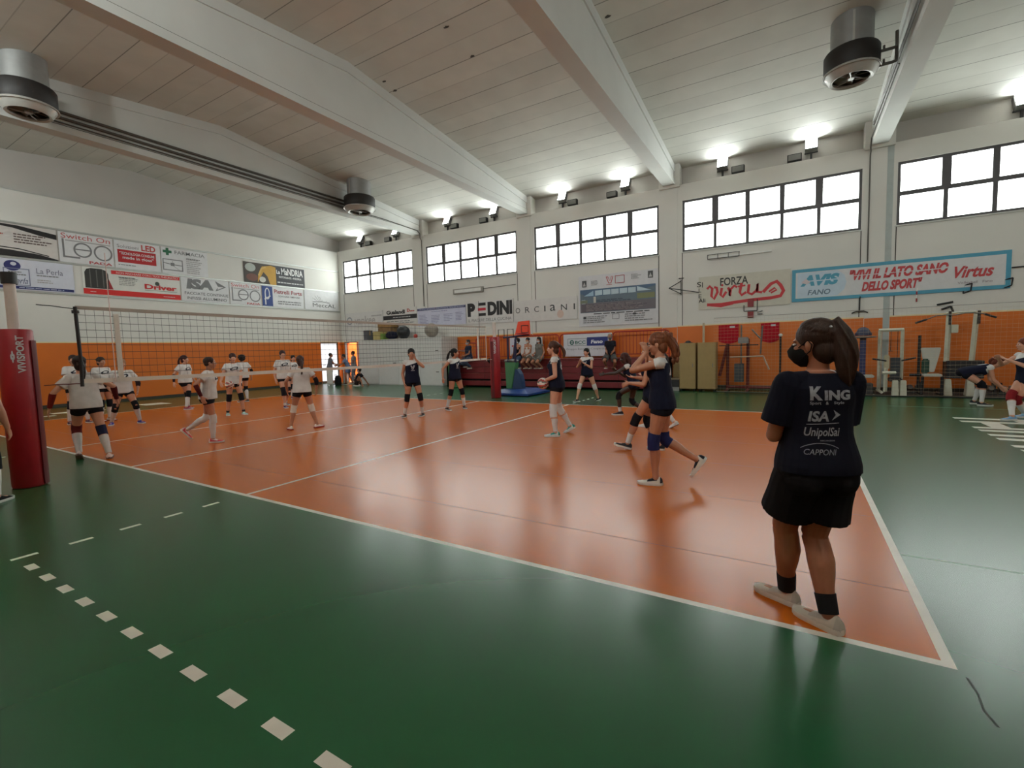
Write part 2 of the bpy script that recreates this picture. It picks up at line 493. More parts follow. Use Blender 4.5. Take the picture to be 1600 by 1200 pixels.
# small dark flecks where the ceiling paint has come off
z = MB(); rnd = random.Random(9)
for x, y in ((-1.17, 6.69), (-1.20, 7.11), (1.48, 6.03), (1.45, 7.07), (4.75, 7.51)):
    n = 9; pts = [(x+.09*rnd.uniform(.5, 1)*math.cos(2*PI*i/n), y+.05*rnd.uniform(.4, 1)*math.sin(2*PI*i/n)) for i in range(n)]
    z.loft([[(a, c, roof_z(c)-.004) for a, c in pts], [(a, c, roof_z(c)+.01) for a, c in pts]])
z.build('trim_8', M_dark, kind='structure')

# lamps
def uplight(x, y, out, W, lit=True):
    """out: -1 lamp faces towards smaller Y."""
    t = thing('floodlight', '', 'lamp', (x, y, 7.34))
    b = MB(); b.box(-0.03, 0.03, -0.03, 0.03, -0.10, 0.18); b.box(-0.18, 0.18, -0.02, 0.02, 0.14, 0.18)
    b.build('bracket', M_black, t)
    Mx = Matrix.Translation((0, 0, 0.38)) @ Matrix.Rotation(R(28)*(1 if out < 0 else -1)*-1, 4, 'X')
    h = MB(); h.box(-0.17, 0.17, -0.09*1, 0.09, -0.20, 0.20, 0, Mx); h.build('housing', M_steel, t, bevel=0.012)
    yl = 0.095*out
    l = MB(); l.box(-0.15, 0.15, min(yl, yl*0.9), max(yl, yl*0.9)+0.0, -0.18, 0.18, 0, Mx)
    l.build('lens', glow_mat('lit_lamp_lens', (244, 250, 255), 25.0), t)
    ld = bpy.data.lights.new('lamp_beam', 'AREA'); ld.shape = 'RECTANGLE'; ld.size = 0.36; ld.size_y = 0.42; ld.energy = W; ld.color = (0.93, 1.0, 0.98)
    lo = bpy.data.objects.new('lamp_beam', ld); COL.objects.link(lo); lo.parent = t
    dirv = (Mx.to_3x3() @ Vector((0, out, 0))).normalized()
    lo.location = Vector((0, 0, 0.38)) + dirv*0.13
    lo.rotation_euler = dirv.to_track_quat('-Z', 'Y').to_euler()
    return t
LX = [-11.89, -9.28, -5.91, -3.26, 0.10, 2.73, 6.13, 8.70, 13.40, 15.4]
where = ['nearest the far left corner', 'second from the far left corner', 'left one above the second window', 'right one above the second window', 'left one above the poster bay window',
         'right one above the poster bay window', 'left one above the fourth window', 'right one above the fourth window', 'above the window by the right picture edge', 'beyond the right picture edge']
for x, wh in zip(LX, where):
    t = uplight(x, YF+0.2, -1, UPLIGHT_W); t['label'] = 'lit floodlight on the window wall ledge, '+wh; t['group'] = 'lit floodlights on the ledge'
for x in LX:
    t = uplight(x, YN-0.18, 1, UPLIGHT_ADDED_W); t['label'] = 'unseen lit floodlight added on the ledge behind the camera'; t['group'] = 'floodlights added behind the camera'  # unseen row added to mirror the far ledge, strengthened to brighten the ceiling
OFFX = [-11.2, -9.3, -5.43, -3.3, 0.58, 2.7, 6.62, 8.25]
for i, x in enumerate(OFFX):
    if i in (1, 3, 5): x -= 0.48
    t = thing('floodlight', 'unlit dark floodlight on the ledge, '+where[i], 'lamp', (x, YF+0.12, 7.24), 0, 'unlit floodlights on the ledge')
    b = MB(); b.box(-0.2, 0.2, -0.09, 0.08, 0.06, 0.28); b.box(-0.16, -0.13, -0.02, 0.02, 0, 0.08); b.box(0.13, 0.16, -0.02, 0.02, 0, 0.08)
    b.build('housing', M_black, t, bevel=0.01)
    MB().box(-0.17, 0.17, -0.10, -0.09, 0.085, 0.255).build('lens', mat('dark_lamp_glass', (120, 120, 116), 0.2), t)
# ================================================================== people
def smooth01(t): t = max(0.0, min(1.0, t)); return t*t*(3-2*t)
def rot_z(a): return Matrix.Rotation(a, 3, 'Z')
def remesh(mb, voxel, smooth=4, name='m'):
    me = bpy.data.meshes.new(name); me.from_pydata(mb.v, [], mb.f)
    bm = bmesh.new(); bm.from_mesh(me); bmesh.ops.recalc_face_normals(bm, faces=bm.faces); bm.to_mesh(me); bm.free()
    o = bpy.data.objects.new(name, me); COL.objects.link(o)
    md = o.modifiers.new('r', 'REMESH'); md.mode = 'VOXEL'; md.voxel_size = voxel; md.use_smooth_shade = True
    if smooth:
        ms = o.modifiers.new('s', 'SMOOTH'); ms.factor = 0.5; ms.iterations = smooth
    dg = bpy.context.evaluated_depsgraph_get()
    out = bpy.data.meshes.new_from_object(o.evaluated_get(dg))
    bpy.data.objects.remove(o); bpy.data.meshes.remove(me)
    out.name = name
    return out
def ik(a, b, l1, l2, pole):
    a = Vector(a); b = Vector(b); d = b-a; L = d.length
    mx = (l1+l2)*0.998
    if L > mx: b = a + d*(mx/L); d = b-a; L = mx
    if L < abs(l1-l2)+0.02: L = abs(l1-l2)+0.02
    u = d.normalized(); p = Vector(pole); p = (p-u*p.dot(u))
    p = p.normalized() if p.length > 1e-4 else u.orthogonal().normalized()
    x = (l1*l1-l2*l2+L*L)/(2*L); h = math.sqrt(max(l1*l1-x*x, 0))
    return a+u*x+p*h, b

SKIN = {'fair': (196, 142, 116), 'tan': (160, 104, 76), 'mid': (178, 122, 94), 'dark': (52, 34, 28)}
def M_skin(k): return mat('skin_'+k, SKIN[k], 0.5, var=0.04, scale=14)
def M_hair(rgb): return mat('hair_%d_%d_%d' % rgb, rgb, 0.6, spec=.3, var=0.35, scale=60, stretch=(1, 1, 0.15), bump=0.35, bscale=120)
def M_cloth(rgb): return mat('cloth_%d_%d_%d' % rgb, rgb, 0.9, var=0.07, scale=12, bump=0.12, bscale=9, spec=0.2)
NAVY = (20, 23, 42); WHITE = (206, 204, 202); BLACKC = (20, 19, 22)
M_eyew = mat('eye_white', (225, 220, 215), 0.3); M_iris = mat('dark_iris', (40, 26, 18), 0.2); M_lip = mat('lip_skin', (150, 82, 74), 0.5)
M_print = mat('white_print', (190, 192, 196), 0.6)

TH = [(0, .082), (.15, .088), (.35, .083), (.6, .070), (.85, .056), (1.0, .054)]
CA = [(0, .053), (.12, .052), (.3, .057), (.5, .050), (.75, .037), (1.0, .034)]
UA = [(0, .046), (.2, .046), (.6, .041), (1, .036)]
FA = [(0, .036), (.2, .039), (.6, .031), (1, .024)]
def prof(P, t):
    for (a, ra), (b, rb) in zip(P, P[1:]):
        if t <= b: return ra+(rb-ra)*(t-a)/(b-a)
    return P[-1][1]
TORSO = [(-.09, .125, .090, -.010), (-.03, .170, .112, -.006), (.03, .166, .108, -.004), (.10, .143, .094, 0), (.17, .124, .083, .004), (.25, .131, .088, .008), (.33, .146, .098, .010),
         (.40, .150, .096, .004), (.44, .128, .078, -.004), (.472, .088, .060, -.010), (.505, .056, .052, -.012)]
def trow(h):
    T = TORSO
    if h <= T[0][0]: return T[0][1:]
    for a, b in zip(T, T[1:]):
        if h <= b[0]:
            t = (h-a[0])/(b[0]-a[0]); return tuple(a[i]+(b[i]-a[i])*t for i in (1, 2, 3))
    return T[-1][1:]

class Body:
    """A posed figure: skeleton and the volumes its meshes are grown from. Local frame: x right, y forward, z up."""
    def __init__(s, H, P, bulk=1.0):
        s.k = k = H/1.70; s.P = P; s.bulk = bulk
        th, sh, an = .42*k, .405*k, .08*k
        lean = R(P.get('lean', 0)); side = R(P.get('side', 0)); twist = R(P.get('twist', 0)); plean = P.get('plean', .35)
        feet = {}
        for q, sx in (('l', -1), ('r', 1)):
            f = P.get('f'+q, (sx*.10, 0, 0)); feet[q] = Vector((f[0], f[1], f[2]+an))
        px, py = P.get('px', (feet['l'].x+feet['r'].x)/2), P.get('py', (feet['l'].y+feet['r'].y)/2)
        if 'pz' in P: pz = P['pz']
        else:
            pz = 99
            for q, sx in (('l', -1), ('r', 1)):
                if P.get('f'+q, (0, 0, 0))[2] > 0.06 and P.get('lift', True): continue
                hx, hy = px+sx*.088*k-feet[q].x, py-feet[q].y
                L = (th+sh)*.997
                pz = min(pz, feet[q].z+math.sqrt(max(L*L-hx*hx-hy*hy, .04)))
            pz -= P.get('drop', 0.0)
        s.pel = Vector((px, py, pz))
        pyaw = R(P.get('pyaw', 0))
        def rot(h):
            t = smooth01((h+.02)/.30)
            a = lean*(plean+(1-plean)*t)
            return rot_z(pyaw+twist*t) @ Matrix.Rotation(-a, 3, 'X') @ Matrix.Rotation(side*t, 3, 'Y')
        s.rot = rot
        s.hs = [-.12+.01*i for i in range(0, 72)]
        s.pos = {}
        i0 = min(range(len(s.hs)), key=lambda i: abs(s.hs[i])); pts = [None]*len(s.hs); pts[i0] = s.pel.copy()
        for i in range(i0+1, len(s.hs)): pts[i] = pts[i-1]+rot(s.hs[i]) @ Vector((0, 0, .01*k))
        for i in range(i0-1, -1, -1): pts[i] = pts[i+1]-rot(s.hs[i]) @ Vector((0, 0, .01*k))
        s.pts = pts
        s.feet = feet; s.leg = {}; s.arm = {}; s.handd = {}
        for q, sx in (('l', -1), ('r', 1)):
            hip = s.pel+rot(-.02) @ Vector((sx*.088*k, 0, -.005*k))
            kn, af = ik(hip, feet[q], th, sh, P.get('k'+q, (sx*.08, 1, 0)))
            s.leg[q] = (hip, kn, af)
            Rc = rot(.44); shd = s.at(.436)+Rc @ Vector((sx*(.150*(.7+.3*bulk)+P.get('shw', 0))*k, -.008*k, P.get('shrug', 0)*k))
            w = P.get('h'+q, (sx*.12, .03, -.50)); w = shd+Vector(w)*k
            el, wr = ik(shd, w, .285*k, .245*k, P.get('e'+q, (sx*.5, -1, -.2)))
            s.arm[q] = (shd, el, wr)
        s.Rc = rot(.40)
        hy, hp, hr = R(P.get('head_yaw', 0)), R(P.get('head_pitch', 0)), R(P.get('head_roll', 0))
        base = rot_z(pyaw+twist*.5)
        nk = rot(.5)
        up = (nk @ Vector((0, 0, 1))).lerp(Vector((0, 0, 1)), .5).normalized()
        s.Rh = base @ rot_z(hy) @ Matrix.Rotation(-hp, 3, 'X') @ Matrix.Rotation(hr, 3, 'Y')
        s.neck = s.at(.495)
        s.head = s.neck+up*.084*k+s.Rh @ Vector((0, .026*k, .012*k))+Vector((0, 0, .052*k))
    def at(s, h):
        t = (h-s.hs[0])/.01; i = max(0, min(len(s.pts)-2, int(t))); return s.pts[i].lerp(s.pts[i+1], t-i)
    def ring(s, h, ease=0.0, minr=None, n=24, sq=2.3):
        rx, ry, yo = trow(h); b = s.bulk
        rx, ry = rx*b, ry*b*(1.0 if b <= 1 else 1.04)
        if minr: rx, ry = max(rx, minr[0]), max(ry, minr[1])
        rx += ease; ry += ease
        c = s.at(h); M = s.rot(h); out = []
        for i in range(n):
            a = 2*PI*i/n; ca, sa = math.cos(a), math.sin(a)
            x = math.copysign(abs(ca)**(2/sq), ca)*rx; y = math.copysign(abs(sa)**(2/sq), sa)*ry
            out.append(c+M @ Vector((x*s.k, (y+yo)*s.k, 0)))
        return out
    def limb(s, mb, a, b, P, t0=0, t1=1, ease=0.0, n=6, seg=14, bulge=None, mul=1.0):
        pts = []; rs = []
        for i in range(n+1):
            t = t0+(t1-t0)*i/n; p = a.lerp(b, t)
            if bulge is not None: p = p+bulge*(math.sin(PI*min(1, t*1.6))*.012*s.k if t < .625 else 0)
            pts.append(p); rs.append((prof(P, t)*mul*s.bl()*(s.P.get('legmul', 1) if P is CA or P is TH else 1)+ease)*s.k)
        mb.tube(pts, rs, seg)
    def bl(s): return .6+.4*s.bulk
    def foot_frame(s, q):
        P = s.P; sx = -1 if q == 'l' else 1
        yw = R(P.get('f'+q+'y', sx*-8)); pt = R(P.get('f'+q+'p', 0)); rl = R(P.get('f'+q+'r', 0))
        return Matrix.Translation(s.leg[q][2]) @ (rot_z(yw) @ Matrix.Rotation(pt, 3, 'X') @ Matrix.Rotation(rl, 3, 'Y')).to_4x4() @ Matrix.Diagonal((s.k, s.k, s.k, 1))
    def hand(s, mb, q, thick=1.0):
        P = s.P; k = s.k; sx = -1 if q == 'l' else 1
        el, wr = s.arm[q][1], s.arm[q][2]
        f = Vector(P['hd'+q]).normalized() if 'hd'+q in P else (wr-el).normalized()
        l = Vector(P.get('th'+q, (0, 1, 0.1))); l = (l-f*l.dot(f)); l = l.normalized() if l.length > .05 else f.orthogonal().normalized()
        n = f.cross(l)*(-1 if q == 'r' else 1)
        curl = P.get('c'+q, .35); spread = P.get('s'+q, .06)
        def pt(a, b, c): return wr+(f*a+l*b+n*c)*k
        rings = []
        for a, hw, ht in ((-.012, .021, .017), (.015, .026, .018), (.045, .037, .017), (.078, .040, .013), (.090, .034, .009)):
            rings.append([pt(a, hw*math.cos(2*PI*i/12), ht*thick*math.sin(2*PI*i/12)) for i in range(12)])
        mb.loft(rings)
        for b, L in ((.030, .068), (.010, .078), (-.011, .072), (-.030, .056)):
            p = pt(.080, b, 0); d = (f+l*(b*spread*30)).normalized(); ang = 0; pts = [p]
            for sgl, cu in ((.45, .55), (.30, .9), (.25, .6)):
                ang += cu*curl
                p = p+(d*math.cos(ang)+n*math.sin(ang))*L*sgl*k; pts.append(p)
            mb.tube(pts, [.0092*k*thick, .0088*k*thick, .0080*k*thick, .0066*k*thick], 8)
            mb.ell(pts[-1], (.0066*k*thick,)*3, seg=8, rows=5)
        p = pt(.022, .022, .002); d1 = (f*.62+l*.75+n*.2).normalized(); d2 = (f*.85+l*.35+n*(.25+.4*curl)).normalized()
        p2 = p+d1*.040*k; p3 = p2+d2*.030*k; p4 = p3+d2*.022*k
        mb.tube([p, p2, p3, p4], [.013*k, .0105*k*thick, .0095*k*thick, .0075*k*thick], 8); mb.ell(p4, (.0075*k*thick,)*3, seg=8, rows=5)
    def body(s, voxel):
        mb = MB(); k = s.k; b = s.bulk
        mb.loft([s.ring(h) for h in [-.09, -.06, -.03, 0, .03, .07, .10, .14, .17, .21, .25, .29, .33, .37, .40, .43, .445, .46, .475, .49, .505]])
        for q, sx in (('l', -1), ('r', 1)):
            hip, kn, an = s.leg[q]
            s.limb(mb, hip, kn, TH)
            back = s.rot(0) @ Vector((0, -1, 0))
            u = (an-kn).normalized(); v = (kn-hip).normalized(); bb = (v-u*v.dot(u))*-1
            bulge = -(s.foot_frame(q).to_3x3() @ Vector((0, 1, 0))).normalized()
            s.limb(mb, kn, an, CA, bulge=bulge)
            mb.ell(kn, (.054*k*s.bl(),)*3)
            mb.ell(s.pel+s.rot(-.03) @ Vector((sx*.076*k, -.050*k, -.055*k)), (.076*k*b, .070*k*b, .078*k*b))
            FM = s.foot_frame(q)
            mb.ell(FM @ Vector((0, .05, -.045)), (.032*k, .10*k, .026*k), FM.to_3x3().normalized())
            mb.ell(an, (.036*k,)*3)
            sh, el, wr = s.arm[q]
            mb.ell(sh+(el-sh)*.06, (.050*k*s.bl(),)*3)
            mb.tube([s.at(.46)+s.Rc @ Vector((sx*.04*k, -.012*k, 0)), sh+s.Rc @ Vector((0, 0, .006*k))], [.050*k, .040*k], 12)
            s.limb(mb, sh, el, UA); s.limb(mb, el, wr, FA); mb.ell(el, (.036*k*s.bl(),)*3)
            s.hand(mb, q, 1.15 if voxel > .0075 else 1.0)
            if s.P.get('female', True):
                mb.ell(s.at(.335)+s.rot(.335) @ Vector((sx*.068*k, .085*k*b, 0)), (.055*k*b, .045*k*b, .052*k*b))
        # neck and head
        H = s.head; Rh = s.Rh
        mb.tube([s.at(.455), s.neck, H+Rh @ Vector((0, -.020*k, -.055*k))], [.060*k, .051*k, .050*k], 14)
        def E(c, r): mb.ell(H+Rh @ (Vector(c)*k), [x*k for x in r], Rh)
        E((0, -.012, .030), (.074, .093, .083)); E((0, .018, -.030), (.061, .068, .082)); E((0, .052, -.088), (.027, .026, .022)); E((0, .018, -.060), (.054, .056, .045))
        E((0, .076, .020), (.046, .014, .010))
        for sx in (-1, 1):
            E((sx*.036, .060, -.022), (.022, .022, .020)); E((sx*.076, -.006, -.010), (.011, .020, .031)); E((sx*.013, .092, -.030), (.010, .010, .008))
        mb.tube([H+Rh @ (Vector((0, .080, .010))*k), H+Rh @ (Vector((0, .094, -.012))*k), H+Rh @ (Vector((0, .106, -.030))*k)], [.009*k, .011*k, .012*k], 8)
        E((0, .083, -.060), (.021, .012, .008))
        return remesh(mb, voxel, 3, 'body')
    def face_parts(s, root, mask=None):
        H, Rh, k = s.head, s.Rh, s.k
        e = MB()
        for sx in (-1, 1):
            c = H+Rh @ (Vector((sx*.031, .0755, .001))*k)
            e = MB(); e.ell(c, (.013*k, .010*k, .0075*k), Rh, mi=0); e.ell(c+Rh @ Vector((0, .0075*k, 0)), (.0058*k, .0036*k, .0058*k), Rh, seg=8, rows=6, mi=1)
            e.build('eye', [M_eyew, M_iris], root, smooth='all')
        if mask is None:
            e = MB(); e.ell(H+Rh @ (Vector((0, .0915, -.0615))*k), (.021*k, .006*k, .0065*k), Rh); e.build('mouth', M_lip, root, smooth='all')
        else:
            e = MB()
            if mask[0] == 'peak':
                M4 = Matrix.Translation(H) @ Rh.to_4x4()
                r_ = []
                for z, w, y0, y1 in ((-.118, .030, .030, .062), (-.095, .052, .022, .092), (-.062, .064, .018, .118), (-.030, .062, .030, .124), (.0, .042, .055, .100), (.010, .020, .075, .095)):
                    r_.append([M4 @ (Vector((w*math.cos(a), y0+(y1-y0)*(max(0, math.sin(a))**.8 if math.sin(a) > 0 else .25*math.sin(a)), z))*k) for a in [2*PI*i/16 for i in range(16)]])
                e.loft(r_)
            else:
                e.ell(H+Rh @ (Vector((0, .034, -.052))*k), (.060*k, .070*k, .050*k), Rh)
            mo = e.build('face_mask', M_cloth(mask[1]), root, smooth='all')
            for sx in (-1, 1):
                l = MB()
                l.tube([H+Rh @ (Vector(p)*k) for p in ((sx*.054, .050, -.015), (sx*.071, .024, 0), (sx*.083, -.004, .020), (sx*.085, -.024, -.005), (sx*.082, -.014, -.036), (sx*.068, .020, -.060), (sx*.050, .050, -.086))], .0030*k, 6)
                l.build('ear_loop', M_cloth(mask[1]), mo)
    def hair(s, root, style, rgb, voxel):
        H, Rh, k = s.head, s.Rh, s.k
        mb = MB()
        def E(c, r): mb.ell(H+Rh @ (Vector(c)*k), [x*k for x in r], Rh, seg=18, rows=12)
        def W(c): return H+Rh @ (Vector(c)*k)
        D = Vector((0, 0, -1))
        if style == 'short':
            E((0, -.022, .036), (.084, .097, .085)); E((0, -.052, -.006), (.072, .056, .062))
        elif style == 'curly':
            E((0, -.03, .035), (.105, .105, .105))
            for i in range(26):
                a = i*2.4; z = .10-.008*i; r_ = .095*math.sqrt(max(.1, 1-((z-.03)/.11)**2))
                c = (r_*math.cos(a), -.03+r_*math.sin(a), z)
                if c[1] > .055 and z < .07: continue
                E(c, (.032, .032, .030))
        else:
            E((0, -.020, .041), (.084, .099, .089)); E((0, -.050, -.034), (.071, .058, .080))
            for sx in (-1, 1): E((sx*.058, -.008, .034), (.026, .052, .046))
        if style in ('ponytail', 'hightail', 'longtail', 'bigtail'):
            base = Vector((0, -.112, .030)) if style != 'hightail' and style != 'bigtail' else Vector((0, -.092, .085))
            L = {'ponytail': .22, 'longtail': .34, 'hightail': .36, 'bigtail': .34}[style]; w = {'ponytail': .032, 'longtail': .036, 'hightail': .062, 'bigtail': .056}[style]
            p0 = W(base*.86); p1 = W(base*1.18+Vector((0, 0, .012))); bk = (Rh @ Vector((0, -1, 0)))
            swing = Vector(s.P.get('swing', (0, 0, 0)))
            pts = [p0, p1]; rs = [.030*k, .024*k]
            for i in range(1, 7):
                t = i/6
                pts.append(p1+bk*((.035 if style == 'hightail' else .075)*math.sin(t*2.2))*k+(D+swing).normalized()*(L*t)*k+Vector((.008*math.sin(5*t), 0, 0))*k); rs.append((w*(math.sin(PI*(t*.86+.12))*.85+.15))*k)
            rs[-1] = .010*k
            mb.tube(pts, rs, 12, ry=[x*.8 for x in rs]); tail = pts
            if style == 'bigtail':
                for i in range(2, 8):
                    for j in range(4):
                        a = j*1.6+i; mb.ell(pts[i]+Vector((math.cos(a)*.030, math.sin(a)*.030, .01*j))*k, (.020*k, .020*k, .034*k), seg=8, rows=6)
        elif style == 'bun':
            E((0, -.125, .055), (.040, .036, .040))
        elif style == 'loose':
            for sx in (-1, 1):
                mb.tube([W((sx*.055, -.02, .06)), W((sx*.082, -.012, -.01)), W((sx*.084, -.02, -.10))+Vector((0, 0, -.02)), W((sx*.080, -.035, -.20))+Vector((0, 0, -.03))], [.030*k, .030*k, .032*k, .016*k], 10)
            mb.tube([W((0, -.08, .03)), W((0, -.095, -.06)), W((0, -.09, -.15)), W((0, -.08, -.24))], [.060*k, .060*k, .055*k, .02*k], 12)
        if style not in ('short', 'curly'):     # combed strands from the hairline back to the tie
            tie = Vector((0, -.10, .045)).normalized() if style not in ('hightail', 'bigtail') else Vector((0, -.085, .07)).normalized()
            cen = Vector((0, -.020, .041)); rad = Vector((.084, .100, .089)); rnd = random.Random(11)
            for i in range(34):
                a = -PI*.80+PI*1.6*i/33; el = .34+.42*math.cos(a)+rnd.uniform(-.05, .05)
                d0 = Vector((math.sin(a)*math.cos(el), math.cos(a)*math.cos(el), math.sin(el))).normalized()
                pts = []
                for j in range(8):
                    d = d0.lerp(tie, j/7).normalized(); pts.append(W(cen+Vector((d.x*rad.x, d.y*rad.y, d.z*rad.z))*1.005))
                mb.tube(pts, [.0035*k]+[.0062*k]*6+[.004*k], 6)
        if style in ('ponytail', 'hightail', 'longtail', 'bigtail'):
            rnd = random.Random(5)
            for i in range(12 if style != 'bigtail' else 22):
                a = rnd.uniform(0, 2*PI); am = rnd.uniform(.6, 1.05); fl = rnd.uniform(.85, 1.08)
                off = lambda j: Vector((math.cos(a+.25*j), math.sin(a+.25*j), 0))*rs[min(j, len(rs)-1)]*am
                q = [tail[j]+off(j) for j in range(1, len(tail))]
                q[-1] = q[-2]+(q[-1]-q[-2])*fl+Vector((rnd.uniform(-1, 1), rnd.uniform(-1, 1), 0))*.012
                mb.tube(q, [.006*k]*(len(q)-1)+[.003*k], 5)
        me = remesh(mb, voxel, 1, 'hair')
        me.materials.append(M_hair(rgb))
        o = bpy.data.objects.new('hair', me); COL.objects.link(o); o.parent = root
        return o
    def top(s, root, voxel, rgb, hem=-.06, sleeve=.5, loose=.012, paint=None, sl_r=.064, straps=False, name='shirt', neck=.492, boxy=0.0):
        mb = MB(); k = s.k
        hs = [h for h in [-.14, -.10, -.06, -.02, .02, .06, .10, .14, .18, .22, .26, .30, .34, .38, .42, .44, .46, .475] if h > hem+.01]
        hs = [hem]+hs+([neck] if not straps else [])
        if straps: hs = [h for h in hs if h < .42]
        rings = []
        for h in hs:
            mr = None
            if h < .38:
                w = .150+boxy; d = .104+boxy*.6
                t = smooth01((.20-h)/.20)
                mr = ((w+(max(w, .178+boxy*.4)-w)*t)*s.bulk, (d+(max(d, .134+boxy*.3)-d)*t)*s.bulk)
            if straps and h > .05: mr = None
            rings.append(s.ring(h, loose if h < .43 else loose*.8, mr))
        mb.loft(rings)
        for q, sx in (('l', -1), ('r', 1)):
            sh, el, wr = s.arm[q]
            if straps:
                mb.tube([s.at(.36)+s.rot(.36) @ Vector((sx*.085*k, .10*k, 0)), s.at(.455)+s.rot(.45) @ Vector((sx*.09*k, .01*k, .035*k)), s.at(.36)+s.rot(.36) @ Vector((sx*.085*k, -.10*k, 0))], .012*k, 8)
                continue
            bl = s.bl()
            mb.ell(sh, (.062*k*bl+loose*.4*k,)*3)
            mb.tube([s.at(.452)+s.Rc @ Vector((sx*.045*k, -.01*k, -.008*k)), sh+s.Rc @ Vector((0, 0, .004*k))], [.056*k+loose*.4*k, .052*k*bl+loose*.4*k], 14)
            n = 4
            if sleeve > 0.02:
                mb.tube([sh.lerp(el, sleeve*i/n) for i in range(n+1)], [(sl_r*(.92+.13*i/n))*k*bl for i in range(n+1)], 16)
            if s.P.get('female', True):
                mb.ell(s.at(.335)+s.rot(.335) @ Vector((sx*.066*k, .083*k*s.bulk, 0)), ((.058*s.bulk+loose)*k, (.047*s.bulk+loose)*k, (.055*s.bulk+loose)*k))
        me = remesh(mb, voxel, 2, name)
        o = bpy.data.objects.new(name, me); COL.objects.link(o); o.parent = root
        cols = rgb if isinstance(rgb, list) else [rgb]
        for c in cols: me.materials.append(M_cloth(c))
        if paint is not None:
            c0 = s.at(.35); Ri = s.rot(.35).transposed()
            n = len(me.polygons); ctr = np.empty(n*3); me.polygons.foreach_get('center', ctr); ctr = ctr.reshape(-1, 3)
            loc = (ctr-np.array(c0)) @ np.array(Ri).T/k
            idx = paint(loc, s).astype(np.int32); me.polygons.foreach_set('material_index', idx); me.update()
        return o
    def bottom(s, root, voxel, rgb, leg=.22, loose=.010, flare=0.0, top=.10, name='shorts'):
        mb = MB(); k = s.k
        hs = [h for h in (-.085, -.05, -.02, .02, .06) if h < top-.01]+[top]
        mb.loft([s.ring(h, loose) for h in hs])
        for q, sx in (('l', -1), ('r', 1)):
            hip, kn, an = s.leg[q]
            n = 5
            mb.tube([hip.lerp(kn, leg*i/n) for i in range(n+1)], [((max(prof(TH, leg*i/n), .080) if flare else prof(TH, leg*i/n))*s.bl()+loose*1.0+flare*i/n)*k for i in range(n+1)], 18)
            mb.ell(s.pel+s.rot(-.03) @ Vector((sx*.076*k, -.050*k, -.055*k)), ((.078*s.bulk+loose)*k, (.072*s.bulk+loose)*k, (.075*s.bulk+loose)*k))
            if leg > 1: s.limb(mb, kn, an, CA, 0, .93, ease=.016+loose); mb.ell(kn, ((.06+loose)*k,)*3)
        me = remesh(mb, voxel, 2, name); me.materials.append(M_cloth(rgb))
        o = bpy.data.objects.new(name, me); COL.objects.link(o); o.parent = root
        return o
    def wrap(s, root, q, name, rgb, which, t0, t1, ease=.006):
        """a band of cloth round a limb: 'shin', 'knee', 'fore', 'elbow'."""
        mb = MB(); k = s.k
        if which in ('shin', 'knee'):
            a, b, c = s.leg[q]; P1, P2 = TH, CA
        else:
            a, b, c = s.arm[q]; P1, P2 = UA, FA
        if which in ('shin', 'fore'):
            bulge = -(s.foot_frame(q).to_3x3() @ Vector((0, 1, 0))).normalized() if which == 'shin' else None
            s.limb(mb, b, c, P2, t0, t1, ease, 6, 16, bulge)
        else:
            pts = []; rs = []
            for i in range(9):
                t = i/8
                p0, p1, p2 = a.lerp(b, t0), b, b.lerp(c, t1)
                p = p0.lerp(p1, t).lerp(p1.lerp(p2, t), t)
                p = p.lerp(b, .25*math.sin(PI*t)) if True else p
                pts.append(p); rs.append(((prof(P1, t0+(1-t0)*t*2) if t < .5 else prof(P2, t1*(t-.5)*2))*s.bl()+ease+.004*math.sin(PI*t))*k)
            mb.tube(pts, rs, 16)
        return mb.build(name, M_cloth(rgb), root, smooth=50)
    def shoe(s, root, q, rgb, sole=(214, 210, 204), accent=None):
        FM = s.foot_frame(q); mb = MB()
        rows = [(-.072, .020, .052), (-.066, .029, .075), (-.045, .036, .092), (-.015, .038, .098), (.015, .039, .088), (.05, .042, .070), (.09, .046, .056), (.13, .047, .047), (.165, .041, .038), (.185, .028, .028), (.194, .012, .018)]
        rings = []
        for y, w, h in rows:
            r_ = []
            for i in range(16):
                a = 2*PI*i/16; x = math.cos(a)*w*(1.0 if math.sin(a) < 0 else 1-.25*math.sin(a)); z = math.sin(a)
                z = z*(h-.03)+.03 if z > 0 else .03+z*.018
                r_.append(FM @ Vector((x, y, z-.08)))
            rings.append(r_)
        mb.loft(rings)
        cols = [M_cloth(rgb)]
        if accent:
            cols.append(M_cloth(accent))
        o = mb.build('shoe', cols, root, smooth=60)
        if accent:
            for p in o.data.polygons:
                c = FM.inverted() @ p.center
                if -.02 < c.y < .075 and c.z > -.035: p.material_index = 1
                if c.y < -.05 and c.z > -.06: p.material_index = 1
        so = MB(); prev = []
        outl = [(-.078, 0)] + [(y, w+.004) for y, w, h in rows[1:-1]] + [(.200, 0)]
        ring0 = [(w, y) for y, w in outl] + [(-w, y) for y, w in reversed(outl[1:-1])]
        lift = lambda y: .006*max(0, (y-.13)/.07)**2+.004*max(0, (-y-.03)/.05)
        so.loft([[FM @ Vector((x*.96, y, -.080+lift(y))) for x, y in ring0], [FM @ Vector((x*1.02, y, -.066+lift(y))) for x, y in ring0], [FM @ Vector((x, y, -.052+lift(y))) for x, y in ring0]])
        so.build('sole', M_cloth(sole), o)
        la = MB()
        for j in range(4):
            y = .012+.02*j; z = .083-.011*j
            la.tube([FM @ Vector((sx*.020, y, z-.083)) for sx in (-1, 0, 1)], .003*s.k, 5)
        la.build('laces', M_cloth((60, 60, 64) if sum(rgb) > 400 else (190, 190, 190)), o)
        return o
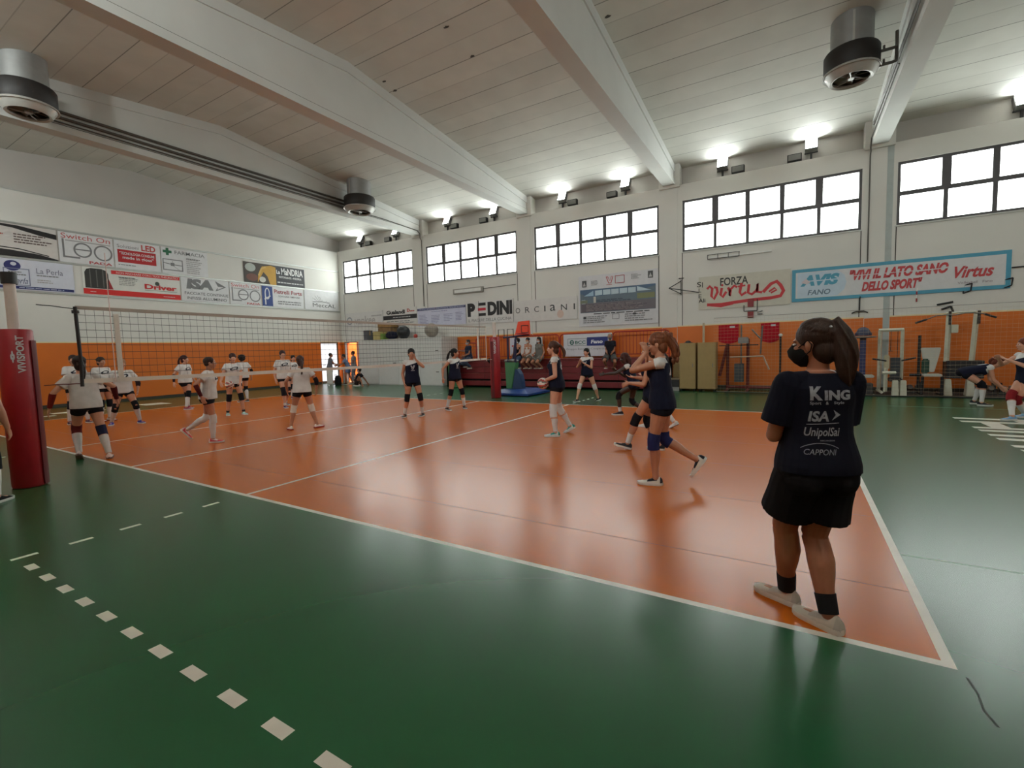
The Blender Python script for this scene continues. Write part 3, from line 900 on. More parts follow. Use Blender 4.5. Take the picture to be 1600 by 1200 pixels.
    def decal(s, root, shirt, txt, x0, z0, x1, z1, face=-1, weight=0.02, shear=0.0, mt=None, h0=.35, name='lettering', off=.003, geo=None):
        """lettering printed on the cloth: laid on the shirt's own surface. Coordinates in the chest's frame (metres)."""
        vs, fs = geo if geo is not None else text_fit(txt, x0, z0, x1, z1, weight, shear)
        bm = bmesh.new(); vv = [bm.verts.new(v) for v in vs]
        for f in fs:
            try: bm.faces.new([vv[i] for i in f])
            except ValueError: pass
        bmesh.ops.triangulate(bm, faces=bm.faces)
        step = .016
        for ax, lo, hi in ((0, x0, x1), (1, z0, z1)):
            for i in range(1, int((hi-lo)/step)+1):
                co = Vector((0, 0, 0)); co[ax] = lo+i*step; no = Vector((0, 0, 0)); no[ax] = 1
                bmesh.ops.bisect_plane(bm, geom=bm.verts[:]+bm.edges[:]+bm.faces[:], plane_co=co, plane_no=no)
        me0 = shirt.data; vsn = [v.co for v in me0.vertices]; bvh = BVHTree.FromPolygons(vsn, [tuple(p.vertices) for p in me0.polygons])
        c0 = s.at(h0); M = s.rot(h0)
        for v in bm.verts:
            x = v.co.x if face > 0 else v.co.x
            sxn = -1 if face > 0 else 1
            o = c0+M @ Vector((sxn*v.co.x, .7*face, v.co.y)); d = M @ Vector((0, -face, 0))
            hit = bvh.ray_cast(o, d, 1.2)
            v.co = (hit[0]-d*off) if hit[0] is not None else (c0+M @ Vector((sxn*v.co.x, .1*face, v.co.y)))
        me = bpy.data.meshes.new(name); bm.to_mesh(me); bm.free(); me.materials.append(mt or M_print)
        o = bpy.data.objects.new(name, me); COL.objects.link(o); o.parent = shirt
        return o

def view_heading(x, y):
    return math.degrees(math.atan2(-(x-8.315), y+2.860))
def person(label, x, y, face, H, P, voxel=.009, skin='fair', hair=('ponytail', (38, 24, 18)), mask=None, group=None, bulk=1.0, z=0.0, outfit=None):
    """face: heading in degrees, 0 looks along +Y, positive turns left."""
    P = dict(P)
    if 'wf' in P:   # feet given in the hall's frame
        c, sn = math.cos(R(face)), math.sin(R(face))
        for q, f in zip('lr', P['wf']):
            if f is None: continue
            dx, dy = f[0]-x, f[1]-y
            P['f'+q] = (dx*c+dy*sn, -dx*sn+dy*c, f[2] if len(f) > 2 else 0)
    root = thing('person', label, 'person', (x, y, z), R(face), group)
    b = Body(H, P, bulk)
    me = b.body(voxel); me.materials.append(M_skin(skin))
    o = bpy.data.objects.new('body', me); COL.objects.link(o); o.parent = root
    b.face_parts(root, mask)
    b.hair(root, hair[0], hair[1], voxel)
    b.root = root
    if outfit: outfit(b, root, voxel)
    return b
# ------------------------------------------------------------------ the players' kits
def white_kit(logo=True, pads=(20, 20, 26), padl=None, sock=WHITE, sock_t=(.35, .97), shoe=(60, 66, 130), accent=None, shorts=(24, 22, 28), sleeves=None, elbow=None, back_logo=False, hem=-.045, sole=(214, 210, 204), kn=(.80, .26)):
    def wear(b, root, vx):
        def paint(L, s):
            idx = np.zeros(len(L))
            if logo:
                x, y, z = L[:, 0], L[:, 1], L[:, 2]
                m = (y > 0.03) & (np.abs(((x/.085)**2+((z-.02+.25*x)/.034)**2)-1) < .45)
                m |= (y > .03) & (np.abs(x) < .10) & (np.abs(z-.0-.2*x) < .006)
                idx[m] = 1
            return idx
        b.top(root, vx, [WHITE, (40, 40, 52)], hem=hem, sleeve=.55, loose=.016, paint=paint, sl_r=.072, boxy=.012)
        b.bottom(root, vx, shorts, leg=.33)
        for q in 'lr':
            pc = padl if (padl and q == 'l') else pads
            if pc: b.wrap(root, q, 'knee_pad', pc, 'knee', kn[0], kn[1], .009)
            if sock: b.wrap(root, q, 'sock', sock, 'shin', sock_t[0], sock_t[1], .005)
            b.shoe(root, q, shoe, sole, accent)
            if sleeves and sleeves.get(q): b.wrap(root, q, 'arm_sleeve', sleeves[q], 'fore', .02, .95, .005)
            if elbow and elbow.get(q): b.wrap(root, q, 'elbow_pad', elbow[q], 'elbow', .75, .45, .008)
    return wear
V_GEO = None
def v_logo(x0, z0, x1, z1):
    """the club's outlined V: two slanting loops joined below."""
    mb = MB()
    w, h = x1-x0, z1-z0
    def strip(pts, t):
        for (ax, ay), (bx, by) in zip(pts, pts[1:]):
            d = Vector((bx-ax, by-ay)).normalized(); n = Vector((-d.y, d.x))*t
            mb.add([(ax+n.x, ay+n.y, 0), (bx+n.x, by+n.y, 0), (bx-n.x, by-n.y, 0), (ax-n.x, ay-n.y, 0)], [(0, 1, 2, 3)])
    P = lambda u, v: (x0+u*w, z0+v*h)
    strip([P(.02, .95), P(.10, 1.0), P(.24, 1.0), P(.52, .42), P(.76, 1.0), P(.92, 1.0), P(.98, .93), P(.66, .08), P(.56, 0), P(.44, 0), P(.34, .08), P(.02, .95)], .045*w)
    strip([P(.20, .84), P(.45, .22), P(.54, .22), P(.82, .86)], .045*w)
    return [Vector(v) for v in mb.v], mb.f
def navy_kit(number=None, chest=True, pads=(20, 20, 26), sock=WHITE, sock_t=(.45, .97), shoe=(26, 26, 30), accent=None, shorts=(18, 18, 26), leg=.27, back=None, sole=(206, 204, 200), diag=True, kn=(.80, .26), shirt=NAVY, sock_r=None):
    def wear(b, root, vx):
        def paint(L, s):
            x, y, z = L[:, 0], L[:, 1], L[:, 2]
            idx = np.zeros(len(L))
            lim = .060-.02*np.clip(y*8, -1, 1)
            if diag: lim = np.where(y > 0.0, .050-.28*(x-.0), .085)
            m = (z > lim) & ((np.abs(x) > .05) | (y > .0))
            m |= (np.abs(x) > .135) & (z > .03)
            idx[m] = 1
            return idx
        t = b.top(root, vx, [shirt, WHITE], hem=-.055, sleeve=.16, loose=.010, paint=paint, sl_r=.060, name='jersey')
        b.bottom(root, vx, shorts, leg=leg)
        if chest and vx < .012:
            b.decal(root, t, '', -.058, -.085, .042, .015, face=1, geo=v_logo(-.058, -.085, .042, .015), name='emblem', off=.004)
            b.decal(root, t, 'V', -.05, -.112, .04, -.103, face=1, geo=([Vector((-.05, -.112, 0)), Vector((.04, -.112, 0)), Vector((.04, -.103, 0)), Vector((-.05, -.103, 0))], [(0, 1, 2, 3)]), name='stripe', off=.004)
        if back and vx < .012:
            b.decal(root, t, back, -.075, -.10, .075, .06, face=-1, weight=.03, name='number', off=.004)
        for q in 'lr':
            if pads: b.wrap(root, q, 'knee_pad', pads, 'knee', kn[0], kn[1], .009)
            sk = sock_r if (sock_r and q == 'r') else sock
            if sk: b.wrap(root, q, 'sock', sk, 'shin', sock_t[0], sock_t[1], .005)
            b.shoe(root, q, shoe, sole, accent)
        b.shirt = t
    return wear
def plain_kit(shirt, pants, shoe, leg=.55, sleeve=.5, hem=-.06, sock=None, sole=(214, 210, 204), strap=False, loose=.014, flare=.02, trousers=False):
    def wear(b, root, vx):
        b.shirt = b.top(root, vx, shirt, hem=hem, sleeve=sleeve, loose=loose, straps=strap, sl_r=.070)
        b.bottom(root, vx, pants, leg=1.02 if trousers else leg, loose=.012, flare=0 if trousers else flare, name='trousers' if trousers else 'shorts')
        for q in 'lr':
            if sock: b.wrap(root, q, 'sock', sock, 'shin', .75, .98, .005)
            b.shoe(root, q, shoe, sole)
    return wear
BRN = (46, 28, 20); BLK = (22, 18, 18); LBR = (120, 78, 48); RED = (96, 44, 26)
# ------------------------------------------------------------------ the coach in front
def coach_kit(b, root, vx):
    t = b.top(root, vx, (12, 14, 29), hem=-.02, sleeve=.74, loose=.015, sl_r=.076, boxy=-.012, name='shirt')
    b.bottom(root, vx, (15, 14, 18), leg=.68, loose=.018, flare=.040)
    dl = mat('silver_print', (150, 154, 162), 0.6, var=.25, scale=60)
    SH = -.05   # the print sits left of the spine as seen from behind
    def D(txt, x0, z0, x1, z1, geo=None, **k):
        if geo is not None: geo = ([v+Vector((SH, 0, 0)) for v in geo[0]], geo[1])
        b.decal(root, t, txt, x0+SH, z0, x1+SH, z1, mt=dl, geo=geo, **k)
    D('K', -.045, .010, .012, .082, weight=.05)
    D('ING', .020, .010, .150, .062, weight=.05)
    D('Sport', -.045, -.016, .005, .004); D('&', .026, -.012, .040, .004); D('Style', .065, -.014, .118, .004)
    D('ISA', -.050, -.100, .045, -.045, weight=.035, shear=.15)
    D('', .055, -.10, .10, -.04, geo=([Vector((.058, -.095, 0)), Vector((.102, -.066, 0)), Vector((.066, -.040, 0)), Vector((.078, -.066, 0))], [(0, 1, 3), (1, 2, 3)]), name='emblem')
    D('', -.055, -.112, .095, -.108, geo=([Vector((-.055, -.113, 0)), Vector((.095, -.106, 0)), Vector((.095, -.109, 0)), Vector((-.055, -.117, 0))], [(0, 1, 2, 3)]), name='stripe')
    D('UnipolSai', -.065, -.188, .098, -.130, weight=.015, shear=.25)
    D('ASSICURAZIONI', .0, -.200, .070, -.194)
    D('CAPPONI', -.075, -.268, .072, -.240, weight=.0, shear=.35)
    arc = [(-.085+.017*i, -.236+.026*math.sin(PI*i/10)**.8) for i in range(11)]
    g = MB()
    for (ax, ay), (bx, by) in zip(arc, arc[1:]): g.add([(ax, ay-.0016, 0), (bx, by-.0016, 0), (bx, by+.0016, 0), (ax, ay+.0016, 0)], [(0, 1, 2, 3)])
    D('', -.09, -.24, .09, -.20, geo=([Vector(v) for v in g.v], g.f), name='emblem')
    for q in 'lr':
        b.wrap(root, q, 'sock', (22, 21, 24), 'shin', .74, .99, .006)
        b.shoe(root, q, (196, 188, 176), (206, 200, 190), (178, 172, 164))

def P_(label, x, y, rel, H, P, **kw):
    return person(label, x, y, view_heading(x, y)+rel, H, P, **kw)
NEAR, MID, FAR = .005, .007, .009
COACH = P_('coach seen from behind in navy printed shirt, black shorts and black mask, long ponytail', 8.42, .11, 28, 1.74,
   dict(wf=((8.30, .30), (8.50, .10)), fly=34, fry=28, px=.01, py=.0, head_yaw=44, head_pitch=3, hl=(.12, .22, -.27), hr=(-.17, .25, -.22), el=(-.55, -.25, -1), er=(-.05, .3, -1), hdl=(.8, .4, .15), hdr=(-.8, .4, .15), thl=(0, .2, 1), thr=(0, .2, 1), swing=(.08, .02, 0), kl=(-.3, 1, 0), kr=(-.2, 1, 0), legmul=1.16),
   voxel=NEAR, skin='tan', hair=('hightail', (50, 31, 23)), mask=('peak', (20, 20, 20)), bulk=1.08, outfit=coach_kit)
_hair = [c for c in COACH.root.children if c.name.startswith('hair')][0]
MB().ell(COACH.head+COACH.Rh @ Vector((-.050, -.100, .080)), (.008, .008, .008), seg=10, rows=6).build('hair_clip', M_print, _hair, smooth='all')
# ------------------------------------------------------------------ navy team, right half of the court
P_('navy player nearest the camera, hand raised to her face, blue knee pads, curly ponytail', 7.06, 2.45, 84, 1.74,
   dict(fl=(-.06, .06, 0), fr=(.12, -.36, .20), frp=-55, fly=2, fry=2, px=.02, py=.0, kr=(.0, 1, -.2), lean=3, hl=(.06, .14, .12), el=(-.3, .9, -.8), hdl=(.3, .3, .9), thl=(.5, -.5, .2), cl=.5, hr=(.08, .18, .0), er=(.6, .8, -1), hdr=(-.1, -.1, 1), thr=(-.6, -.3, .1), cr=.4, head_pitch=10, swing=(.18, -.12, 0)),
   voxel=NEAR, skin='mid', hair=('bigtail', (110, 62, 36)), outfit=navy_kit(pads=(34, 40, 84), sock=None, shoe=(214, 208, 196), accent=(32, 32, 38), back='4', kn=(.78, .22), chest=False))
P_('navy player half hidden behind the nearest one, black knee pad, forearm held out', 6.60, 4.10, 78, 1.70,
   dict(fl=(-.06, .42, .02), flp=14, fr=(.10, -.02, 0), py=.06, hl=(.02, .30, -.26), el=(-.4, -.8, -.6), hr=(.1, .30, -.2), er=(.5, -.8, -.5), hdl=(.2, .9, -.3), thl=(.3, 0, 1), lean=4),
   voxel=MID, skin='mid', hair=('ponytail', BRN), outfit=navy_kit(sock_t=(.60, .97), shoe=(40, 40, 44), sole=(220, 216, 206), back='10', chest=False))
P_('navy player deepest behind the nearest one, long white knee sleeve on trailing leg', 6.08, 6.14, 60, 1.56,
   dict(fl=(-.08, .18, 0), fr=(.10, -.32, .05), frp=-28, hl=(-.05, .25, -.2), hr=(.05, .25, -.3)), voxel=MID, skin='fair', hair=('ponytail', BRN),
   outfit=navy_kit(pads=WHITE, sock=WHITE, sock_t=(.05, .97), shoe=(206, 200, 192), chest=False))
P_('navy player in profile holding a volleyball at her waist, white knee sleeves', 4.72, 4.78, 82, 1.73,
   dict(wf=((4.72, 4.56), (4.80, 5.02, .05)), frp=-28, px=.0, py=.06, hl=(.02, .19, -.36), hr=(-.02, .19, -.36), el=(-.5, -1, -.1), er=(.5, -1, -.1), hdl=(.1, .8, -.4), hdr=(-.1, .8, -.4), thl=(.4, .5, .8), thr=(-.4, .5, .8), cl=.7, cr=.7, lean=4, head_pitch=2),
   voxel=MID, skin='fair', hair=('ponytail', (70, 40, 28)), outfit=navy_kit(pads=WHITE, kn=(.80, .36), sock_t=(.42, .97), shoe=(196, 206, 200), accent=(40, 140, 124), back='6', chest=False))
P_('navy player facing the camera, hand shielding her eyes, bent knees in black pads', .40, 5.56, 192, 1.70,
   dict(wf=((.56, 5.74), (.26, 5.44)), fly=-35, fry=-25, hl=(.09, .19, .07), el=(-.9, .4, -1), hdl=(.3, .0, .95), thl=(.3, -.8, .2), cl=.5, hr=(.05, .02, -.50), drop=.01, head_yaw=-8, cr=.5),
   voxel=MID, skin='mid', hair=('bun', BLK), outfit=navy_kit(sock_t=(.62, .97), shoe=(30, 30, 34), leg=.34, kn=(.78, .20)))
P_('navy player turned towards the far net post, long dark ponytail, black ankle brace', .54, 7.06, 222, 1.68,
   dict(wf=((.66, 7.30), (.44, 6.84)), fly=-30, fry=-10, hl=(-.08, -.02, -.50), hr=(.22, -.05, -.44), er=(.7, -.6, -.4), head_yaw=40, cl=.3),
   voxel=MID, skin='mid', hair=('longtail', BLK), outfit=navy_kit(sock_t=(.45, .97), shoe=(26, 26, 30), kn=(.78, .20)))
P_('navy player striding before the bleachers, hands joined at her chest, white knee pads', 3.16, 9.94, 158, 1.62,
   dict(wf=((3.42, 10.14), (2.94, 9.70)), fly=-60, fry=-10, flp=-16, px=.0, py=.0, hl=(.12, .24, -.14), hr=(-.02, .26, -.10), el=(-.7, -.5, -.8), er=(.7, -.5, -.8), cl=.6, cr=.6, kl=(-.6, 1, 0), kr=(.3, 1, 0), head_yaw=-10),
   voxel=MID, skin='fair', hair=('ponytail', BLK), outfit=navy_kit(pads=WHITE, sock=None, kn=(.82, .22)))
P_('navy player with loose hair leaning forward beyond the court, arm stretched out low', 5.22, 7.62, 84, 1.66,
   dict(fl=(-.06, .30, 0), fr=(.10, -.26, 0), frp=-10, px=.0, py=.0, lean=24, hl=(-.08, .48, -.16), el=(-.5, -.2, -1), hr=(.0, .26, -.12), er=(.6, -.6, -.8), drop=.12, head_pitch=12, cl=.3),
   voxel=MID, skin='dark', hair=('loose', (60, 26, 20)), outfit=navy_kit(pads=(24, 22, 28), sock_t=(.72, .97), shoe=(36, 38, 46), chest=False))
P_('navy player bending over at the waist by the gym machines, white socks', 11.90, 11.80, -84, 1.66,
   dict(wf=((11.94, 11.98), (11.98, 11.64)), fly=4, fry=-4, lean=78, plean=.75, py=-.18, drop=.10, hl=(.04, .20, -.46), hr=(-.04, .22, -.46), el=(-.3, -1, 0), er=(.3, -1, 0), head_pitch=38),
   voxel=MID, skin='fair', hair=('ponytail', RED), outfit=navy_kit(sock_t=(.28, .97), chest=False, back='10', shoe=(40, 40, 44), kn=(.74, .20)))
P_('navy player cut by the right picture edge, crouching with forearms raised, pale blue shoes', 12.02, 9.56, 128, 1.72,
   dict(wf=((12.12, 9.78), (11.80, 9.26)), fry=10, py=-.05, drop=.03, lean=8, hl=(.05, .34, -.08), hr=(-.05, .36, -.06), el=(-.8, -.2, -.8), er=(.8, -.2, -.8), head_yaw=-12),
   voxel=MID, skin='fair', hair=('ponytail', RED), outfit=navy_kit(pads=(126, 30, 34), sock_t=(.30, .97), shoe=(120, 160, 196), kn=(.78, .24), chest=False))
P_('person half outside the left picture edge behind the red net post, black shoe showing', .70, -1.58, -20, 1.70,
   dict(fl=(-.10, -.02, 0), fr=(.10, .10, 0), fry=-20, hr=(.10, .06, -.50), hl=(-.12, .06, -.48)), voxel=NEAR, skin='fair', hair=('short', BLK),
   outfit=navy_kit(pads=(26, 26, 30), sock_t=(.25, .97), diag=False, shoe=(24, 24, 28), chest=False))
# ------------------------------------------------------------------ white team, left half
P_('white-shirted player nearest the left net post, walking away, dark red arm sleeves', -1.32, .10, 6, 1.73,
   dict(wf=((-1.42, -.12, .03), (-1.06, .14)), flp=-34, fly=-12, fry=-10, px=-.10, py=.02, hl=(-.24, .02, -.44), hr=(.26, .08, -.40), el=(-.9, -.6, -.1), er=(.9, -.5, -.1), head_yaw=6, side=-5, cl=.3),
   voxel=MID, skin='fair', hair=('longtail', (30, 20, 18)), outfit=white_kit(logo=False, pads=(32, 34, 60), padl=(96, 30, 30), sock_t=(.24, .98), shoe=(222, 204, 200), sleeves={'l': (110, 28, 26), 'r': (84, 26, 28)}, kn=(.82, .22), sole=(120, 90, 80)))
P_('white-shirted player at far left with folded arms behind the one walking away', -7.16, 1.48, 196, 1.76,
   dict(wf=((-7.06, 1.70), (-7.12, 1.36)), hl=(.16, .22, -.26), hr=(-.14, .24, -.24), el=(-.8, -.2, -1), er=(.8, -.2, -1), head_yaw=-20), voxel=FAR, skin='fair', hair=('bun', BRN), outfit=white_kit(pads=(30, 24, 34), sock_t=(.28, .97), shoe=(64, 40, 62), elbow={'l': (90, 28, 28), 'r': (90, 28, 28)}))
P_('white-shirted player with swept-back hair just left of the white antenna', -6.95, 2.02, 214, 1.69,
   dict(hl=(.02, .2, -.34), hr=(-.02, .2, -.34)), voxel=FAR, skin='mid', hair=('bun', BRN), outfit=white_kit(sock_t=(.28, .97), shoe=(216, 206, 200), sole=(130, 60, 40)))
P_('white-shirted player behind the white antenna, wide stance, bright blue shoes', -5.66, 1.98, 188, 1.72,
   dict(wf=((-5.50, 2.22), (-5.80, 1.76)), drop=.07, fly=16, fry=-16, hl=(-.10, .10, -.46), hr=(.10, .12, -.42), el=(-1, -.6, 0), er=(1, -.6, 0), lean=8), voxel=FAR, skin='mid', hair=('bun', (150, 110, 80)),
   outfit=white_kit(sock_t=(.22, .97), shoe=(56, 60, 140), elbow={'l': (40, 26, 28), 'r': (40, 26, 28)}, kn=(.76, .22)))
P_('white-shirted player with very long dark ponytail behind the running one', -7.80, 4.30, 226, 1.75,
   dict(wf=((-7.60, 4.20), (-8.0, 4.44)), hl=(-.08, .12, -.46), hr=(.20, -.04, -.46), head_yaw=24, swing=(-.3, 0, 0)), voxel=FAR, skin='fair', hair=('longtail', (56, 24, 26)),
   outfit=white_kit(shoe=(150, 60, 80), sleeves={'r': (40, 24, 34)}, sock_t=(.3, .97)))
P_('white-shirted player running, one leg kicked back, red and white shoes', -.92, 1.64, -104, 1.62,
   dict(fr=(.08, .02, 0), fl=(-.06, -.42, .18), flp=-50, px=.03, py=-.02, kl=(0, 1, -.3), hl=(-.20, -.10, -.44), hr=(.16, -.06, -.42), lean=6, el=(-.8, -.8, 0), er=(.8, -1, 0), head_yaw=10), voxel=MID, skin='mid', hair=('short', (52, 32, 26)),
   outfit=white_kit(pads=WHITE, sock=WHITE, sock_t=(.04, .97), shoe=(200, 60, 72), accent=(222, 200, 196), sleeves={'l': (70, 40, 34), 'r': (84, 26, 26)}, kn=(.84, .24)))
P_('white-shirted player holding a volleyball low, black knee pads and mint shoes', -4.62, 4.06, 192, 1.71,
   dict(wf=((-4.47, 4.20), (-4.74, 3.92)), hl=(.06, .24, -.46), hr=(.22, .26, -.44), el=(-.9, -.5, 0), er=(.9, -.5, 0), hdl=(.1, .6, -.8), hdr=(-.1, .6, -.8), thl=(.6, .4, .5), thr=(-.6, .4, .5), head_pitch=8, lean=6), voxel=MID, skin='fair', hair=('bun', (60, 34, 30)),
   outfit=white_kit(pads=(26, 24, 30), sock=(30, 30, 34), sock_t=(.86, .98), shoe=(150, 196, 190), kn=(.76, .22)))
P_('black-haired white-shirted player directly behind the one with the ball', -8.0, 6.2, 28, 1.67,
   dict(hr=(.16, .02, -.46), fr=(.12, .02, 0)), voxel=FAR, skin='fair', hair=('curly', BLK), outfit=white_kit(logo=False, sock_t=(.15, .92), shoe=(40, 32, 36), elbow={'r': (30, 26, 30)}))
P_('white-shirted player with pale headband standing before the left orange wall', -4.72, 5.60, 202, 1.76,
   dict(fl=(-.10, -.26, .06), fr=(.02, .0, 0), hl=(-.06, .04, -.50), hr=(.08, .0, -.50), head_yaw=-10), voxel=FAR, skin='fair', hair=('bun', (50, 28, 26)), outfit=white_kit(pads=(28, 26, 32), sock_t=(.82, .97), shoe=(50, 48, 96), kn=(.72, .30)))
P_('white-shirted player with dark ponytail, almost hidden behind the one seen from behind', -7.30, 7.66, 196, 1.60, dict(), voxel=FAR, skin='fair', hair=('ponytail', BLK), outfit=white_kit())
P_('white-shirted player seen from behind, white knee pads, low brown ponytail', -.62, 3.36, 8, 1.60,
   dict(wf=((-.74, 3.10), (-.46, 3.52)), fly=10, fry=-58, hl=(-.14, .12, -.44), hr=(.16, .06, -.46), el=(-.9, -.6, 0), er=(.9, -.6, 0), cr=.4), voxel=MID, skin='mid', hair=('longtail', (66, 40, 32)),
   outfit=white_kit(logo=False, pads=(214, 204, 192), sock=None, shoe=(222, 206, 196), sole=(150, 44, 36), elbow={'r': (30, 24, 30)}, kn=(.80, .24)))
# ------------------------------------------------------------------ people by the door
P_('person in dark cap and grey shirt leaning at the table by the doors', -12.45, 13.2, -80, 1.68, dict(hl=(-.02, .36, -.30), hr=(.02, .36, -.32), lean=8, female=False), voxel=FAR, skin='tan', hair=('short', BLK), outfit=plain_kit((118, 122, 132), (40, 42, 52), (200, 196, 190), leg=.62))
P_('person in blue-grey shirt stooping over the table by the doors', -11.38, 13.34, 88, 1.66, dict(fl=(-.1, .05, 0), fr=(.1, -.30, 0), hl=(-.02, .40, -.26), hr=(.02, .40, -.28), lean=26, female=False), voxel=FAR, skin='tan', hair=('short', BLK), outfit=plain_kit((110, 128, 160), (90, 110, 150), (40, 40, 46), leg=.62))
P_('person in grey top and pale trousers standing before the open doorway', -11.95, 14.35, 70, 1.76, dict(hl=(.1, .2, -.30), hr=(-.1, .2, -.30), female=False), voxel=FAR, skin='tan', hair=('short', BLK), outfit=plain_kit((150, 152, 156), (150, 160, 176), (206, 202, 200), trousers=True))
P_('person in black shirt sitting on the floor, leaning back against the white cupboard', -9.30, 12.95, 70, 1.72, dict(pz=.13, lean=-16, fl=(-.12, .46, 0), fr=(.12, .66, 0), kl=(-.3, .2, 1), kr=(.3, .2, 1), hl=(-.16, -.24, -.46), hr=(.16, -.28, -.46), el=(-.4, -1, .3), er=(.4, -1, .3), female=False), voxel=FAR, skin='tan', hair=('short', BLK), mask=('flat', (210, 212, 214)), outfit=plain_kit((24, 24, 30), (60, 44, 44), (206, 204, 200), leg=.6))
# ------------------------------------------------------------------ spectators on the closed bleachers
SIT = dict(pz=.12, fl=(-.10, .44, -.36), fr=(.10, .44, -.36), kl=(0, .6, 1), kr=(0, .6, 1), lift=False, hl=(.04, .30, -.36), hr=(-.04, .30, -.36), el=(-.2, -.8, -.6), er=(.2, -.8, -.6), shw=-.02)
def S_(label, x, face, H, P, **kw):
    q = dict(SIT); q.update(P); return person(label, x, 13.72, 180+face, H, q, z=1.15, voxel=FAR, **kw)
S_('spectator in navy shirt and mask sitting on the bleachers, arm along the railing', -3.38, -20, 1.72, dict(hr=(.34, .12, -.14), female=False, fr=(.2, .40, -.30)), skin='tan', hair=('short', BLK), mask=('flat', (196, 206, 216)), outfit=plain_kit((28, 36, 58), (70, 78, 96), (170, 130, 110), trousers=True))
S_('spectator sitting on the bleachers, hidden behind the far red net post but for the legs', -2.48, 8, 1.66, dict(fl=(-.16, .42, -.32), fr=(-.30, .40, -.34)), skin='fair', hair=('ponytail', BRN), outfit=plain_kit((206, 204, 202), (30, 28, 32), (216, 214, 212), trousers=True))
S_('curly-haired spectator in black top, jeans and white mask on the bleachers', -1.15, 4, 1.66, dict(), skin='mid', hair=('curly', BLK), mask=('flat', (226, 228, 230)), outfit=plain_kit((22, 22, 28), (74, 92, 120), (190, 150, 130), trousers=True, strap=True))
S_('spectator in white top and mask on the bleachers, bare legs, hair tied back', -.63, 0, 1.64, dict(), skin='mid', hair=('bun', BLK), mask=('flat', (226, 222, 220)), outfit=plain_kit((214, 206, 200), (120, 110, 100), (190, 150, 124), leg=.5, strap=True))
S_('long-haired spectator in grey patterned dress and white mask on the bleachers', -.08, -8, 1.66, dict(hl=(-.10, .14, -.44)), skin='mid', hair=('loose', BLK), mask=('flat', (230, 230, 232)), outfit=plain_kit((120, 118, 112), (120, 118, 112), (150, 110, 90), leg=.7, sleeve=.02))
S_('grey-haired spectator in black shirt and grey shorts, alone beside the bank banner', 2.58, 14, 1.74, dict(female=False, fl=(-.16, .40, -.40), fr=(.12, .44, -.36)), skin='tan', hair=('short', (150, 140, 134)), mask=('flat', (110, 110, 110)), outfit=plain_kit((30, 30, 38), (86, 84, 84), (120, 74, 60), leg=.75))
